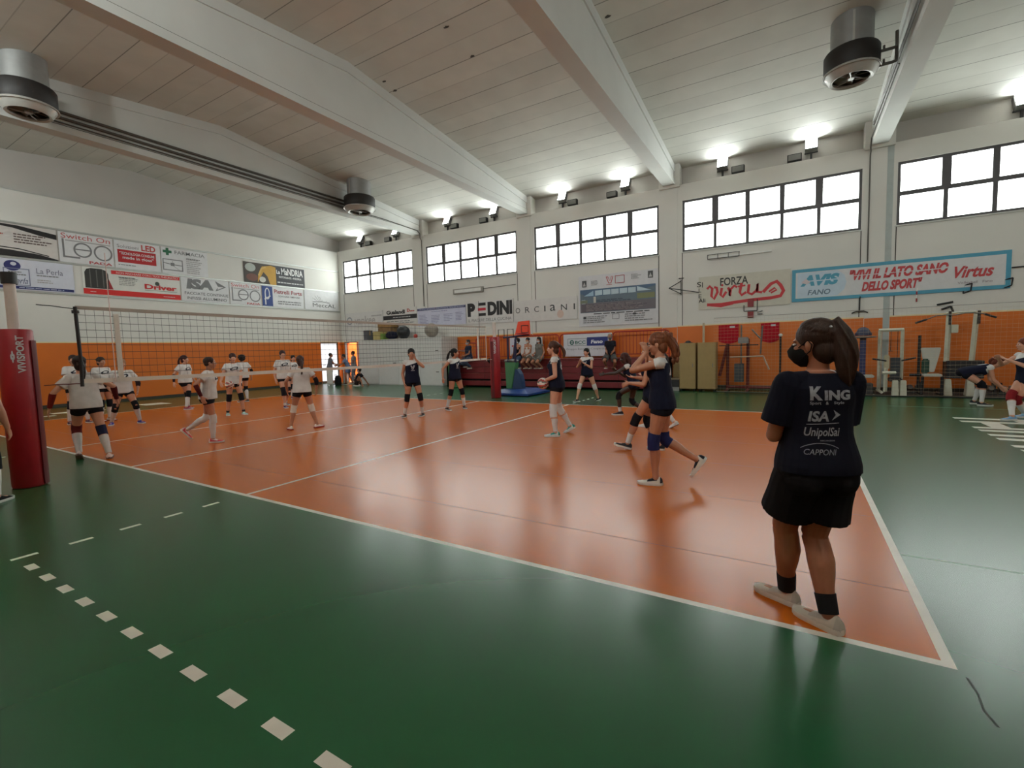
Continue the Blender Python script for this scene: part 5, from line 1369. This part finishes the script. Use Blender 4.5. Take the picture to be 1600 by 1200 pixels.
tag(p.build('cable_conduit', M_pipe), 'thin dark conduit along the left beam and down its column', 'conduit')
p = MB()
for dx in (0, .07): p.tube([(10.195-.03, -3.2, 7.6+dx), (10.165, 14.2, 7.6+dx)], .022, 8)
tag(p.build('heating_pipe', M_pipe), 'pipes along the right-hand beam beside its fan heater', 'pipe')
p = MB(); p.tube([(10.175, 10.6, 7.49), (10.175, 14.7, 7.42), (10.175, 14.86, 7.2), (10.18, 14.86, 7.1), (10.18, 14.958, 7.0), (10.18, 14.958, 3.9)], .018, 8)
tag(p.build('cable_conduit', M_pipe), 'thin dark conduit down the column under the right-hand beam', 'conduit')

# ================================================================== bleachers and railing
M_bl = mat('dark_red_bleacher', (114, 25, 30), 0.45, var=.08, scale=3)
M_bl2 = mat('bleacher_edge', (132, 60, 56), 0.4)
M_rail = mat('red_rail_paint', (158, 28, 20), 0.45)
t = thing('bleachers', 'long dark red telescopic bleachers, pushed closed against the window wall', 'bleachers', (0, 0, 0))
BX0, BX1 = -4.30, 4.55
b = MB(); b.box(BX0, BX1, 13.50, 14.93, 1.10, 1.15); b.build('seat_deck', M_bl, t, bevel=.01)
for k, (z0, z1, yy) in enumerate(((.86, 1.09, 13.50), (.61, .85, 13.48), (.36, .60, 13.46), (.08, .28, 13.42))):
    b = MB(); b.box(BX0, BX1, yy, 13.60+.0, z0, z1)
    x = BX0+1.45
    o = b.build('front_panel', M_bl, t, bevel=.008)
    e = MB(); e.box(BX0, BX1, yy-.012, yy, z1-.022, z1-.004); 
    e.build('edge_strip', M_bl2, o)
    s_ = MB()
    while x < BX1-.2: s_.box(x-.006, x+.006, yy-.004, yy, z0+.01, z1-.03); x += 1.45
    s_.build('panel_joint', M_black, o)
b = MB(); b.box(BX0+.05, BX1-.05, 13.62, 14.93, .04, 1.10); b.build('understructure', mat('dark_underframe', (26, 20, 20), .8), t)
for x in (BX0+.4, -1.6, 1.4, BX1-.4):
    MB().cyl((x-.03, 13.56, .04), (x+.03, 13.56, .04), .04, seg=12).build('wheel', M_black, t)
t = thing('side_panel', 'green padded panel standing at the left end of the bleachers', 'panel', (-4.42, 13.3, 0))
MB().box(-.05, .05, -.36, .6, .02, 1.12).box(-.05, .55, -.36, -.30, .02, 1.12).build('panel', mat('green_panel', (58, 110, 70), .6), t, bevel=.008)
MB().box(-.055, .055, -.37, .605, 1.12, 1.14).box(.055, .56, -.37, -.29, 1.12, 1.14).build('top_edge', M_whitepl, t)

def rail(x0, x1, y, z0, z1, label, gap=.13, group='railings behind the bleachers'):
    t = thing('railing', label, 'railing', (x0, y, z0), 0, group)
    W, H = x1-x0, z1-z0; f = MB(); r = .12
    pts = [(0, 0, 0), (0, 0, H-r), (r*.3, 0, H-r*.3), (r, 0, H), (W-r, 0, H), (W-r*.3, 0, H-r*.3), (W, 0, H-r), (W, 0, 0)]
    f.tube(pts, .024, 8); f.build('frame', M_rail, t, smooth=True)
    q = MB(); q.tube([(0, 0, .12), (W, 0, .12)], .016, 6); q.build('lower_bar', M_rail, t)
    k = MB(); n_ = int(W/gap)
    for i in range(1, n_): k.tube([(W*i/n_, 0, .12), (W*i/n_, 0, H)], .010, 6)
    k.build('bars', M_rail, t)
RX = [-4.05, -1.95, .15, 2.35, 4.5]
rail_l = ['railing section behind the spectator in navy at the left end', 'railing section behind the three masked spectators', 'railing section carrying the bank banner', 'railing section at the right end of the bleachers']
for (a, c), l in zip(zip(RX, RX[1:]), rail_l): rail(a+.03, c-.03, 14.55, 1.15, 2.12, 'dark red '+l)
rail(-4.26, -4.24+.5, 14.2, 1.15, 1.90, 'low dark red end railing stepping down, upper one')
rail(-4.28, -3.86, 13.62, 1.15, 1.60, 'low dark red end railing stepping down, lower one')
sign('banner', 'white bank banner with green ring emblem and blue box hung on the railing', 'banner', 'far', .34, 2.36, 1.22, 2.10, (206, 208, 214),
     [('fr', .09, .48, .50, .80, .02, (90, 110, 104)), ('o', .18, .63, .045, .11, .05, (24, 92, 80)), ('r', .145, .615, .215, .645, (24, 92, 80)), ('t', 'BCC', .25, .56, .47, .70, .03, 0, (24, 92, 80)), ('l', .25, .51, .46, .54, 1, (90, 130, 120)), ('r', .50, .46, .92, .84, (28, 44, 116)), ('t', 'Fano', .58, .56, .82, .72, .04, .1, (220, 222, 228)), ('t', 'Gruppo Bancario Cooperativo', .06, .26, .94, .38, 0, 0, (130, 130, 136))], thick=.008, at=14.52)
sign('banner', 'plain white banner hung on the railing behind the masked spectators', 'banner', 'far', -2.20, -.62, 1.30, 2.06, (206, 206, 206), [('r', .02, .04, .30, .96, (196, 198, 214)), ('r', .06, .50, .30, .58, RD), ('r', .10, .2, .26, .3, (60, 60, 110)), ('r', .46, .48, .52, .62, RD)], thick=.008, at=14.52)

# ================================================================== mobile mini hoop (green and blue padded base)
t = thing('basketball_stand', 'folded mobile basketball stand with green and blue padded base behind far net post', 'basketball stand', (0.1, 11.2, 0))
def wedge(b, pts, x0, x1, mi=0):
    b.loft([[(x0, y, z) for y, z in pts], [(x1, y, z) for y, z in pts]], mi)
b = MB(); b.loft([[(-.62, -.75, z), (.80, -.75, z), (.85, .75, z), (-.62, .75, z)] for z in (.03, .10)]); b.loft([[(-.6, -.7, .10), (.75, -.7, .10), (.8, .7, .10), (-.6, .7, .10)], [(-.48, -.4, .20), (.5, -.4, .20), (.55, .5, .20), (-.48, .5, .20)]])
b.build('base', mat('blue_base_pad', (22, 60, 130), .4), t, bevel=.01)
b = MB(); b.loft([[(-.42, -.13, .19), (-.20, -.13, .19), (-.20, .13, .19), (-.42, .13, .19)], [(-.44, -.13, .70), (-.10, -.13, .70), (-.10, .13, .70), (-.44, .13, .70)], [(-.46, -.13, 1.12), (-.02, -.13, 1.12), (-.02, .13, 1.12), (-.46, .13, 1.12)]]); b.build('green_pad', mat('green_base_pad', (70, 128, 84), .5), t, bevel=.015)
b = MB(); b.loft([[(-.185, -.12, .19), (.22, -.12, .19), (.22, .13, .19), (-.185, .13, .19)], [(-.13, -.12, .45), (.20, -.12, .45), (.20, .13, .45), (-.13, .13, .45)], [(-.085, -.12, .70), (.14, -.12, .70), (.14, .13, .70), (-.085, .13, .70)], [(-.05, -.12, .88), (.03, -.12, .88), (.03, .13, .88), (-.05, .13, .88)]]); b.build('blue_pad', mat('blue_grey_pad', (34, 62, 96), .5), t, bevel=.01)
b = MB()
for x in (-.32, .0):
    b.tube([(x*.9-.05, -.08, 1.1), (x, -.1, 2.0)], .035, 8)
b.tube([(-.5, -.1, 1.98), (.55, -.1, 2.05)], .03, 8); b.tube([(-.25, .10, 1.1), (-.15, .15, 2.0)], .03, 8)
b.build('arm', mat('dark_blue_steel', (30, 30, 66), .5), t)
b = MB(); 
for x in (-.55, -.18): b.tube([(x-.12, -.15, 2.0), (x-.12, -.15, 2.26), (x+.12, -.15, 2.26), (x+.12, -.15, 2.0)], .016, 6)
b.build('handle_bar', M_black, t)
b = MB(); b.loft([[(.02, -.2, 2.05), (.62, -.2, 2.05), (.60, -.2, 2.52), (.16, -.2, 2.50)], [(.02, -.15, 2.05), (.62, -.15, 2.05), (.60, -.15, 2.52), (.16, -.15, 2.50)]]); bo = b.build('backboard', mat('orange_backboard', (222, 66, 26), .45), t, bevel=.01)
b = MB(); b.tube([(.30, -.21, 2.12), (.30, -.21, 2.36), (.56, -.21, 2.36), (.56, -.21, 2.12), (.30, -.21, 2.12)], .012, 6); b.build('target_square', M_black, bo)
b = MB(); b.tube([(.45+.2*math.cos(i*PI/8), -.42+.2*math.sin(i*PI/8), 2.08) for i in range(17)], .010, 6); b.build('rim', M_red, t)
b = MB()
for i in range(9): b.ell((-.44+.05*i, -.06+.03*(i % 3), 1.16+.02*(i % 2)), (.07, .07, .05), seg=8, rows=6)
b.build('bracket', M_steel, t)

# ================================================================== cupboard with things on top
M_cup = mat('white_cupboard', (206, 206, 204), 0.5, var=.03)
t = thing('storage_cupboard', 'long low white cupboard by the far corner with sports gear on top', 'cupboard', (-10.85, 13.75, 0))
b = MB(); b.box(0, 5.47, .02, 1.20, 0, 2.20); b.build('body', M_cup, t)
for i, (x0, x1) in enumerate(((.03, 1.38), (1.41, 2.76), (2.79, 4.14), (4.17, 5.44))):
    d = MB(); d.box(x0, x1, 0, .025, .04, 2.14); do = d.build('door', mat('white_cupboard_door', (212, 212, 210), .5, var=.03), t, bevel=.004)
    if i in (1, 3):
        for zz in (.62, 1.6) if i == 3 else (1.05,): MB().box(x1-.32, x1-.16, -.02, 0, zz, zz+.03).build('handle', M_black, do)
MB().box(-.02, 5.49, -.02, 1.21, 2.20, 2.23).build('top_board', M_whitepl, t)
def on_cup(x): return (-11.0+x, 14.15, 2.23)
def gymball(x, r, label, m_):
    t = thing('exercise_ball', label, 'ball', (-11.0+x, 14.1, 2.23+r))
    b = MB(); b.ell((0, 0, 0), (r, r, r), seg=24, rows=16); b.build('ball', m_, t, smooth='all')
    for z in (-.3, 0, .3):
        b = MB(); rr = r*math.sqrt(1-z*z)+.003; b.tube([(rr*math.cos(i*PI/14), rr*math.sin(i*PI/14), z*r) for i in range(29)], .005, 5); b.build('rib', m_, t)
gymball(3.00, .32, 'black exercise ball on the white cupboard', mat('black_ball', (26, 30, 32), .45))
gymball(4.78, .33, 'silver exercise ball on the white cupboard', mat('silver_ball', (140, 132, 122), .4))
gymball(3.78, .10, 'small red ball on the white cupboard beside the black ball', mat('red_ball', (170, 54, 40), .5))
def cbox(x, y, w, d, h, label, rgb, z=2.23, name='cardboard_box', cat='box'):
    t = thing(name, label, cat, (-11.0+x, y, z))
    b = MB(); b.box(-w/2, w/2, -d/2, d/2, 0, h); o = b.build('carton' if name == 'cardboard_box' else 'body', mat('box_%d_%d_%d' % rgb, rgb, .8), t, bevel=.008)
    MB().box(-w/2-.003, w/2+.003, -.03, .03, h*.5, h+.004).build('tape', mat('brown_tape', (150, 116, 70), .5), t)
cbox(1.30, 14.2, .5, .5, .42, 'pale yellow box low on the white cupboard', (176, 160, 106))
cbox(1.34, 14.68, .9, .46, .62, 'brown carton under the flat box on the cupboard', (130, 100, 66))
cbox(1.38, 14.68, 1.0, .46, .22, 'flat brown carton topmost of the stack on the cupboard', (150, 116, 70), 2.86)
cbox(1.67, 14.15, .20, .4, .30, 'small green box beside the pale yellow one', (110, 140, 60))
cbox(.62, 14.02, .28, .36, .5, 'grey bin at the left of the cupboard top', (90, 90, 96), name='plastic_bin', cat='bin')
def bag(x, y, w, h, label, rgb):
    t = thing('sports_bag', label, 'bag', (-11.0+x, y, 2.23))
    b = MB(); b.ell((0, 0, h/2), (w/2, .20, h/2), seg=18, rows=12)
    for i in range(len(b.v)):
        v = b.v[i]; b.v[i] = (v[0]*1.05, v[1], max(0.0, v[2]))
    b.build('body', M_cloth(rgb), t, smooth='all')
    s_ = MB(); s_.tube([(-w*.2, -.2, h*.5), (-w*.15, -.23, h*.95), (w*.15, -.23, h*.95), (w*.2, -.2, h*.5)], .012, 6); s_.build('strap', M_black, t)
bag(2.20, 14.12, .76, .40, 'dark navy sports bag on the cupboard, left of the black ball', (24, 26, 44))
bag(2.55, 14.58, .62, .46, 'blue sports bag behind the navy bag on the cupboard', (34, 44, 80))
t = thing('folded_mat', 'grey folded mat sloping at the left end of the cupboard top', 'mat', (-10.46, 14.6, 2.23))
b = MB(); b.loft([[(-.6, -.25, .16), (.3, -.25, .30), (.3, -.25, .42), (-.1, -.25, .40)], [(-.6, .25, .16), (.3, .25, .30), (.3, .25, .42), (-.1, .25, .40)]]); b.box(.15, .25, -.2, .2, 0, .32); b.box(-.5, -.4, -.2, .2, 0, .2); b.build('pad', mat('grey_mat', (112, 104, 92), .8), t)

# a table, a bag and a mat by the doors
t = thing('folding_table', 'small white table between the two people by the doors', 'table', (-11.95, 13.25, 0))
MB().box(-.22, .22, -.5, .3, .80, .83).build('table_top', M_whitepl, t, bevel=.006)
for x in (-.19, .19):
    for y in (-.46, .26): MB().box(x-.02, x+.02, y-.02, y+.02, 0, .80).build('leg', M_whitepl, t)
MB().box(-.17, .17, -.49, -.47, .08, .80).build('modesty_panel', M_whitepl, t)
t = thing('backpack', 'black backpack on the floor beside the white table', 'bag', (-11.35, 12.80, 0))
b = MB(); b.loft([[(.2*math.cos(a)*w, .14*math.sin(a)*w, z) for a in [2*PI*i/14 for i in range(14)]] for z, w in ((0, .9), (.1, 1), (.35, .95), (.46, .7), (.5, .3))]); b.build('body', M_cloth((22, 22, 26)), t, smooth=True)
MB().tube([(-.06, -.1, .44), (-.05, -.12, .55), (.05, -.12, .55), (.06, -.1, .44)], .012, 6).build('strap', M_black, t)

# ================================================================== lockers and crates
M_lock = mat('beige_locker', (156, 130, 82), 0.55, var=.05)
def locker(x0, x1, y0, z1, label):
    t = thing('metal_locker', label, 'locker', (x0, y0, 0), 0, 'beige metal lockers')
    W = x1-x0
    b = MB(); b.box(0, W, .02, .5, .08, z1); b.build('body', M_lock, t, bevel=.006)
    d = MB(); d.box(.02, W-.02, 0, .02, .10, z1-.02); do = d.build('door', M_lock, t, bevel=.003)
    MB().box(W-.10, W-.08, -.015, 0, z1*.5, z1*.5+.12).build('handle', M_steel, do)
    for x in (.06, W-.06):
        for y in (.08, .44): MB().cyl((x-.015, y, .04), (x+.015, y, .04), .038, seg=10).build('castor', M_black, t)
locker(5.00, 5.52, 13.65, 1.62, 'tall beige metal locker, left one of the front pair')
locker(5.58, 6.14, 13.65, 1.62, 'tall beige metal locker, right one of the front pair')
locker(4.66, 4.97, 14.30, 1.36, 'lower beige locker half hidden at the left of the pair')
t = thing('dark_hat', 'small dark cap lying on the left beige locker', 'cap', (5.24, 13.9, 1.62))
b = MB(); b.lathe((0, 0, 0), [(.15, 0), (.15, .01), (.09, .02), (.08, .06), (.03, .08)], 18); b.build('crown', M_black, t, smooth=True)
t = thing('wheeled_crate', 'black crate with pale lid and grey box below, left of the lockers', 'crate', (4.62, 13.72, 0))
MB().box(0, .36, 0, .5, .0, .13).build('lower_box', mat('grey_box', (140, 138, 134), .6), t); MB().box(-.04, .36, -.02, .5, .13, .38).build('body', M_black, t, bevel=.01); MB().box(-.06, .37, -.04, .5, .38, .42).build('lid', mat('crate_lid', (130, 116, 92), .6), t)

# ================================================================== gym corner
M_ivory = mat('ivory_gym_steel', (196, 196, 178), 0.45)
M_gym = mat('black_upholstery', (28, 28, 32), 0.6)
M_bluep = mat('blue_gym_post', (28, 34, 84), 0.5)
def bars(name, m_, t, segs, r=.03, square=True):
    b = MB()
    for p, q in segs:
        p, q = Vector(p), Vector(q)
        b.tube([p, q], r*1.2, 4 if square else 8)
    return b.build(name, m_, t)
# pull-down tower in front of the right column
t = thing('cable_tower', 'ivory pull-down gym tower with black weight stack before the column', 'gym machine', (10.42, 13.75, .021))
bars('frame', M_ivory, t, [((0, .3, .05), (0, .3, 1.80)), ((.50, .3, .05), (.50, .3, 1.80)), ((-.03, .3, 1.80), (.53, .3, 1.80)), ((0, -.3, .08), (0, .5, .08)), ((.5, -.3, .08), (.5, .5, .08)), ((.08, -.25, .1), (.08, -.25, .75)), ((.0, -.3, .62), (.3, -.25, .62))], .036)
bars('lever', M_gym, t, [((-.2, -.1, 1.0), (.12, .0, .94))], .018); bars('lever', M_gym, t, [((.45, .0, .94), (.74, -.1, 1.02))], .018)
MB().box(.25, .46, .22, .38, .35, 1.02).build('weight_stack', mat('dark_weights', (44, 50, 56), .5), t, bevel=.01)
MB().box(.14, .44, -.32, .0, .38, .48).build('seat', M_gym, t, bevel=.03)
MB().box(.08, .20, .05, .12, .70, 1.10).build('back_pad', mat('cream_pad', (190, 180, 150), .6), t, bevel=.02)
for x in (.20, .37):
    b = MB(); b.loft([[(x, -.5, .0), (x+.14, -.5, .0), (x+.14, -.3, .0), (x, -.3, .0)], [(x+.01, -.46, .42), (x+.13, -.46, .42), (x+.13, -.34, .42), (x+.01, -.34, .42)]]); b.build('foot_plate', M_ivory, t, bevel=.01)
bars('cable', M_gym, t, [((.25, .3, 1.78), (.25, .3, 1.20)), ((.40, .3, 1.78), (.40, .3, 1.02)), ((.20, .3, 1.20), (.30, .3, 1.20))], .006, False)
# blue post with a round top tray, on a bench base
t = thing('dip_station', 'dark blue gym post with round tray top and white bench, left of the tower', 'gym machine', (10.02, 13.9, .021))
MB().box(-.07, .07, -.04, .06, .3, 1.62).build('post', M_bluep, t, bevel=.01)
b = MB(); b.lathe((0, 0, 0), [(.02, 1.58), (.30, 1.60), (.31, 1.63), (.12, 1.65)], 24); b.build('tray', mat('grey_tray', (120, 110, 104), .5), t, smooth=True)
b = MB(); b.lathe((0, 0, 0), [(.20, 1.66), (.20, 1.72), (.16, 1.78), (.12, 1.86), (.05, 1.90)], 20); b.build('weight_plate', mat('dark_blue_plate', (40, 44, 70), .5), t, smooth=True)
MB().box(-.38, .26, -.2, .2, .46, .54).build('bench_pad', mat('white_bench', (190, 190, 182), .5), t, bevel=.02)
MB().box(-.35, .24, -.18, .18, .0, .30).build('base', mat('dark_base', (44, 44, 46), .6), t, bevel=.01)
# bench with high pale back
t = thing('exercise_chair', 'gym chair with tall pale tapered back and dark green seat', 'gym machine', (11.49, 13.8, .021))
b = MB(); b.loft([[(-.08, .02, .62), (.09, .02, .62), (.09, .08, .62), (-.08, .08, .62)], [(-.17, .04, 1.05), (.18, .04, 1.05), (.18, .10, 1.05), (-.17, .10, 1.05)], [(-.20, .05, 1.28), (.22, .05, 1.28), (.22, .11, 1.28), (-.20, .11, 1.28)]]); b.build('backrest', mat('pale_backrest', (186, 186, 176), .5), t, bevel=.015)
MB().box(-.18, -.02, -.02, .10, .58, .98).build('side_pad', mat('green_upholstery', (28, 66, 52), .6), t, bevel=.03)
MB().box(-.20, .20, -.30, .10, .52, .58).build('seat', mat('white_bench', (190, 190, 182), .5), t, bevel=.02)
bars('frame', M_gym, t, [((-.22, .12, .05), (-.22, .12, 1.62)), ((-.2, -.3, .05), (-.2, .3, .05)), ((.2, -.3, .05), (.2, .3, .05)), ((-.2, -.25, .05), (-.2, -.25, .52)), ((.2, -.25, .05), (.2, -.25, .52)), ((-.45, -.1, .55), (-.2, -.1, .55))], .03)
# rack with cambered bar
t = thing('squat_rack', 'tall ivory weight rack, two leaning uprights with black sleeves', 'gym machine', (11.85, 14.0, .021))
bars('upright', M_ivory, t, [((0, 0, .9), (.02, 0, 2.18))], .05); bars('upright', M_ivory, t, [((.50, 0, .85), (.56, 0, 2.18))], .05)
bars('upright_brace', M_ivory, t, [((-.02, .05, 2.2), (.55, .05, 2.2))], .02)
MB().box(.0, .05, -.08, -.03, 1.88, 2.24).box(.57, .62, -.08, -.03, 1.88, 2.22).build('sleeve', M_gym, t)
MB().box(.06, .20, -.08, .06, 1.66, 1.88).build('cable_box', M_ivory, t, bevel=.01)
MB().box(-.02, .72, -.15, .25, .45, .92).build('weight_stack', M_gym, t, bevel=.01)
for x in (-.1, .34):
    b = MB(); b.loft([[(x, -.35, 0), (x+.18, -.35, 0), (x+.18, -.1, 0), (x, -.1, 0)], [(x+.03, -.3, .44), (x+.15, -.3, .44), (x+.15, -.14, .44), (x+.03, -.14, .44)]]); b.build('foot_plate', M_ivory, t, bevel=.01)
t = thing('curl_bar', 'dark cambered barbell resting across the top of the ivory rack', 'barbell', (11.4, 13.90, 2.05))
b = MB(); b.tube([(-.22, 0, -.06), (.0, 0, .02), (.18, 0, .10), (.38, 0, .12), (.56, 0, .10), (.76, 0, .14), (.94, 0, .14), (1.12, 0, .10), (1.34, 0, .0)], .014, 8); b.build('bar', M_steel, t, smooth=True)
b = MB(); b.tube([(-.24, 0, -.07), (.0, 0, .02)], .026, 8); b.build('grip', M_gym, t); b = MB(); b.tube([(1.14, 0, .09), (1.36, 0, -.01)], .026, 8); b.build('grip', M_gym, t)
# dark mats and plates along the wall, rowing frames behind the lockers
t = thing('rubber_mat', 'long dark rubber mat under the gym machines', 'mat', (0, 0, 0)); MB().box(9.4, 14.6, 13.3, 14.9, .001, .02).build('sheet', mat('dark_rubber', (30, 34, 34), .7), t)
for i, (x, l) in enumerate(((9.6, 'left of the ivory tower'), (11.2, 'right of the ivory tower'), (12.7, 'right of the ivory rack'), (13.3, 'by the right picture edge'))):
    t = thing('dumbbell_rack', 'low black dumbbell rack on the rubber mat, '+l, 'rack', (x, 14.55, .02), 0, 'low dumbbell racks')
    MB().box(-.28, .28, -.12, .12, 0, .06).box(-.26, -.22, -.1, .1, .06, .30).box(.22, .26, -.1, .1, .06, .30).build('frame', M_gym, t)
    for k in range(3): MB().cyl((-.18+.18*k, -.1, .16), (-.18+.18*k, .1, .16), .06, seg=12).build('weight', M_steel, t)
t = thing('multigym', 'dark red and grey multigym frame with weights between lockers and coach', 'gym machine', (6.95, 14.1, 0))
bars('frame', mat('maroon_steel', (96, 30, 30), .5), t, [((-.5, 0, .05), (-.5, 0, 1.55)), ((.1, 0, .05), (.1, 0, 1.7)), ((-.5, 0, .12), (.9, 0, .12)), ((-.5, .3, .05), (-.5, -.5, .05)), ((.1, .3, .05), (.1, -.5, .05)), ((-.72, -.2, .5), (-.5, -.2, 1.5))], .04)
bars('press_arm', mat('pale_arm', (176, 150, 130), .5), t, [((-.4, -.3, 1.12), (.55, -.3, 1.14)), ((.55, -.3, 1.14), (.72, -.35, .72))], .02)
bars('guide_rod', M_steel, t, [((-.1, .0, .3), (-.1, .0, 2.15)), ((.45, .1, 1.2), (.5, .1, 2.1)), ((.2, .0, 2.0), (.45, -.05, 1.7))], .02)
MB().box(-.30, -.02, -.06, .12, .3, .9).build('weight_stack', mat('dark_weights', (44, 50, 56), .5), t, bevel=.01)
MB().box(-.18, .12, -.2, .0, 1.55, 1.75).build('pulley_head', M_steel, t, bevel=.02)
b = MB(); b.tube([(-.75, -.1, 1.5), (.4, -.1, 1.5)], .016, 8); b.build('cross_bar', M_gym, t)
t = thing('bar_stand', 'thin black upright with white tip at the right of the multigym', 'stand', (7.95, 14.5, 0)); bars('pole', M_gym, t, [((0, 0, .03), (0, 0, 1.75))], .025); MB().ell((0, 0, 1.79), (.06, .06, .05)).build('tip', M_whitepl, t, smooth=True); MB().box(-.15, .15, -.15, .15, 0, .03).build('foot', M_gym, t)
t = thing('pull_rope_rig', 'pale vertical post standing behind the two beige lockers', 'post', (5.60, 14.75, 0)); bars('pole', mat('pale_pole', (190, 176, 150), .5), t, [((0, 0, 0), (0, 0, 2.3))], .03); MB().box(-.12, .12, -.12, .12, 0, .03).build('foot', M_steel, t)
# red pennants pinned on the orange wall
for x0, x1, l in ((6.06, 6.70, 'left one'), (7.36, 7.90, 'right one')):
    t = thing('red_bib', 'red cloth hanging on the orange wall above the multigym, '+l, 'cloth', (x0, 14.98, 1.60), 0, 'red cloths on the orange wall')
    W = x1-x0; b = MB(); pts = [(0, .05), (.15*W, 0), (.5*W, -.06), (.85*W, 0), (W, .05), (W, .62), (0, .60)]
    b.loft([[(x, 0, z) for x, z in pts], [(x, -.02, z) for x, z in pts]]); b.build('cloth', M_cloth((168, 24, 40)), t)
    MB().box(.55*W, .8*W, -.024, -.02, .5, .56).build('patch', M_print, t)

# ================================================================== small things on the window wall
t = thing('wall_bracket', 'small red wall bracket with wire cages under the cream banner', 'bracket', (7.05, 14.98, 2.42))
MB().box(-.09, .09, -.06, 0, 0, .2).box(-.09, .09, -.06, 0, .36, .62).build('plate', mat('dark_red_plate', (130, 24, 28), .5), t)
bars('wire_cage', M_gym, t, [((-.2, -.06, .22), (-.2, -.06, .42)), ((-.2, -.06, .22), (.2, -.06, .22)), ((.2, -.06, .22), (.2, -.06, .60)), ((.2, -.06, .1), (.36, -.06, .1)), ((.2, -.06, .16), (.36, -.06, .2))], .010, False)
t = thing('wall_bracket', 'dark triangular wire bracket on the column left of the cream banner', 'bracket', (4.80, 14.96, 3.45)); bars('arm', M_gym, t, [((0, 0, -.1), (0, 0, .45)), ((0, 0, .40), (-.30, -.55, .12)), ((0, 0, -.05), (-.30, -.55, .12)), ((-.30, -.55, .12), (.6, -.02, -.05)), ((-.08, 0, .5), (.1, 0, .5))], .012, False)
for x, z, l in ((-4.65, 4.34, 'under the second window'), ):
    t = thing('emergency_light', 'long grey lamp housing fixed '+l, 'lamp', (x, YF-.008, z)); MB().box(-.85, .85, -.10, 0, -.12, .12).build('housing', mat('grey_lamp_box', (150, 146, 138), .5), t, bevel=.01); MB().box(-.75, .75, -.11, -.10, -.07, .07).build('diffuser', M_whitepl, t)
    c = MB(); c.tube([(.85, -.02, .02), (2.55, -.02, .05)], .012, 6); c.build('cable', M_pipe, t)
t = thing('lamp_cage', 'wire-caged strip lamp fixed under the fourth window', 'lamp', (6.70, YF, 4.55)); MB().box(-.95, .95, -.07, 0, -.02, .03).build('strip', M_whitepl, t)
bars('cage', M_gym, t, [((-1.0+.33*i, -.10, -.05), (-1.0+.33*i, -.10, .10)) for i in range(4)]+[((-1.0, -.10, -.05), (.0, -.10, -.05)), ((-1.0, -.1, .1), (.0, -.1, .1)), ((-1, 0, .1), (-1, -.1, .1)), ((-.01, 0, .1), (-.01, -.1, .1))], .008, False)
t = thing('pulldown_handle', 'dark hanging pull bar below the blue-bordered banner', 'handle', (10.02, 14.9, 2.42)); bars('cable', M_gym, t, [((0, 0, 0), (0, 0, .46))], .010, False); b = MB(); b.tube([(-.2, 0, -.04), (-.1, 0, .01), (.1, 0, .01), (.2, 0, -.04)], .018, 8); b.build('bar', M_gym, t)
t = thing('striped_pole_end', 'short red and white striped rod hanging at the banner foot', 'rod', (11.35, 14.962, 2.62)); 
for k in range(4): MB().cyl((0, 0, .1*k), (0, 0, .1*(k+1)), .018, seg=8).build('band', [M_red, M_whitepl][k % 2], t)
for x, z, l in ((12.35, 2.78, 'left'), (13.15, 2.85, 'right')):
    t = thing('small_wall_hook', 'small dark wire frame hook under the blue-bordered banner, '+l+' one', 'hook', (x, 14.98, z), 0, 'small wall hooks'); bars('wire', M_gym, t, [((0, 0, 0), (.02, 0, .22)), ((.02, 0, .22), (.16, -.06, .26)), ((.16, -.06, .26), (.14, -.06, .06)), ((.14, -.06, .06), (0, 0, 0))], .014, False)
t = thing('wall_clamp', 'dark grey clamps on the wall above the ivory rack', 'bracket', (12.0, 14.98, 2.36)); bars('clamp', M_gym, t, [((-.2, -.03, .14), (.14, -.03, .20)), ((-.1, -.03, .0), (.1, -.03, .08)), ((.1, -.03, .08), (.16, -.03, -.1))], .022, False)
c = MB(); c.tube([(13.28, 14.93, 3.38), (14.6, 14.9, 3.40), (16.4, 14.9, 3.45)], .018, 6); tag(c.build('support_cable', M_gym), 'dark cable from the blue-bordered banner towards the right', 'cable')
# see-through ball-stop net hung before the gym corner
t = thing('ball_stop_net', 'fine pale ball-stop net hung before lockers and gym machines', 'net', (0, 13.15, 0))
b = MB(); rnd = random.Random(5)
for k in range(24):
    z = .06+.1*k; pts = [(6.15+.5*i, .02*math.sin(i*.9+k), z+.008*math.sin(i*1.3+k*2.1)) for i in range(21)]
    b.tube(pts, .0022, 3)
for i in range(100):
    x = 6.15+.1*i; b.tube([(x, 0, .06), (x, 0, 2.36)], .0011, 3)
b.build('mesh', mat('pale_net_cord', (176, 158, 130), .8), t)
b = MB(); b.cyl((6.15, 0, 2.37), (16.2, 0, 2.37), .006, seg=6); b.build('head_rope', M_steel, t)
b = MB(); b.tube([(6.15, 0, .05), (9.0, 0, .03), (16.2, 0, .05)], .012, 6); b.build('foot_rope', M_gym, t)
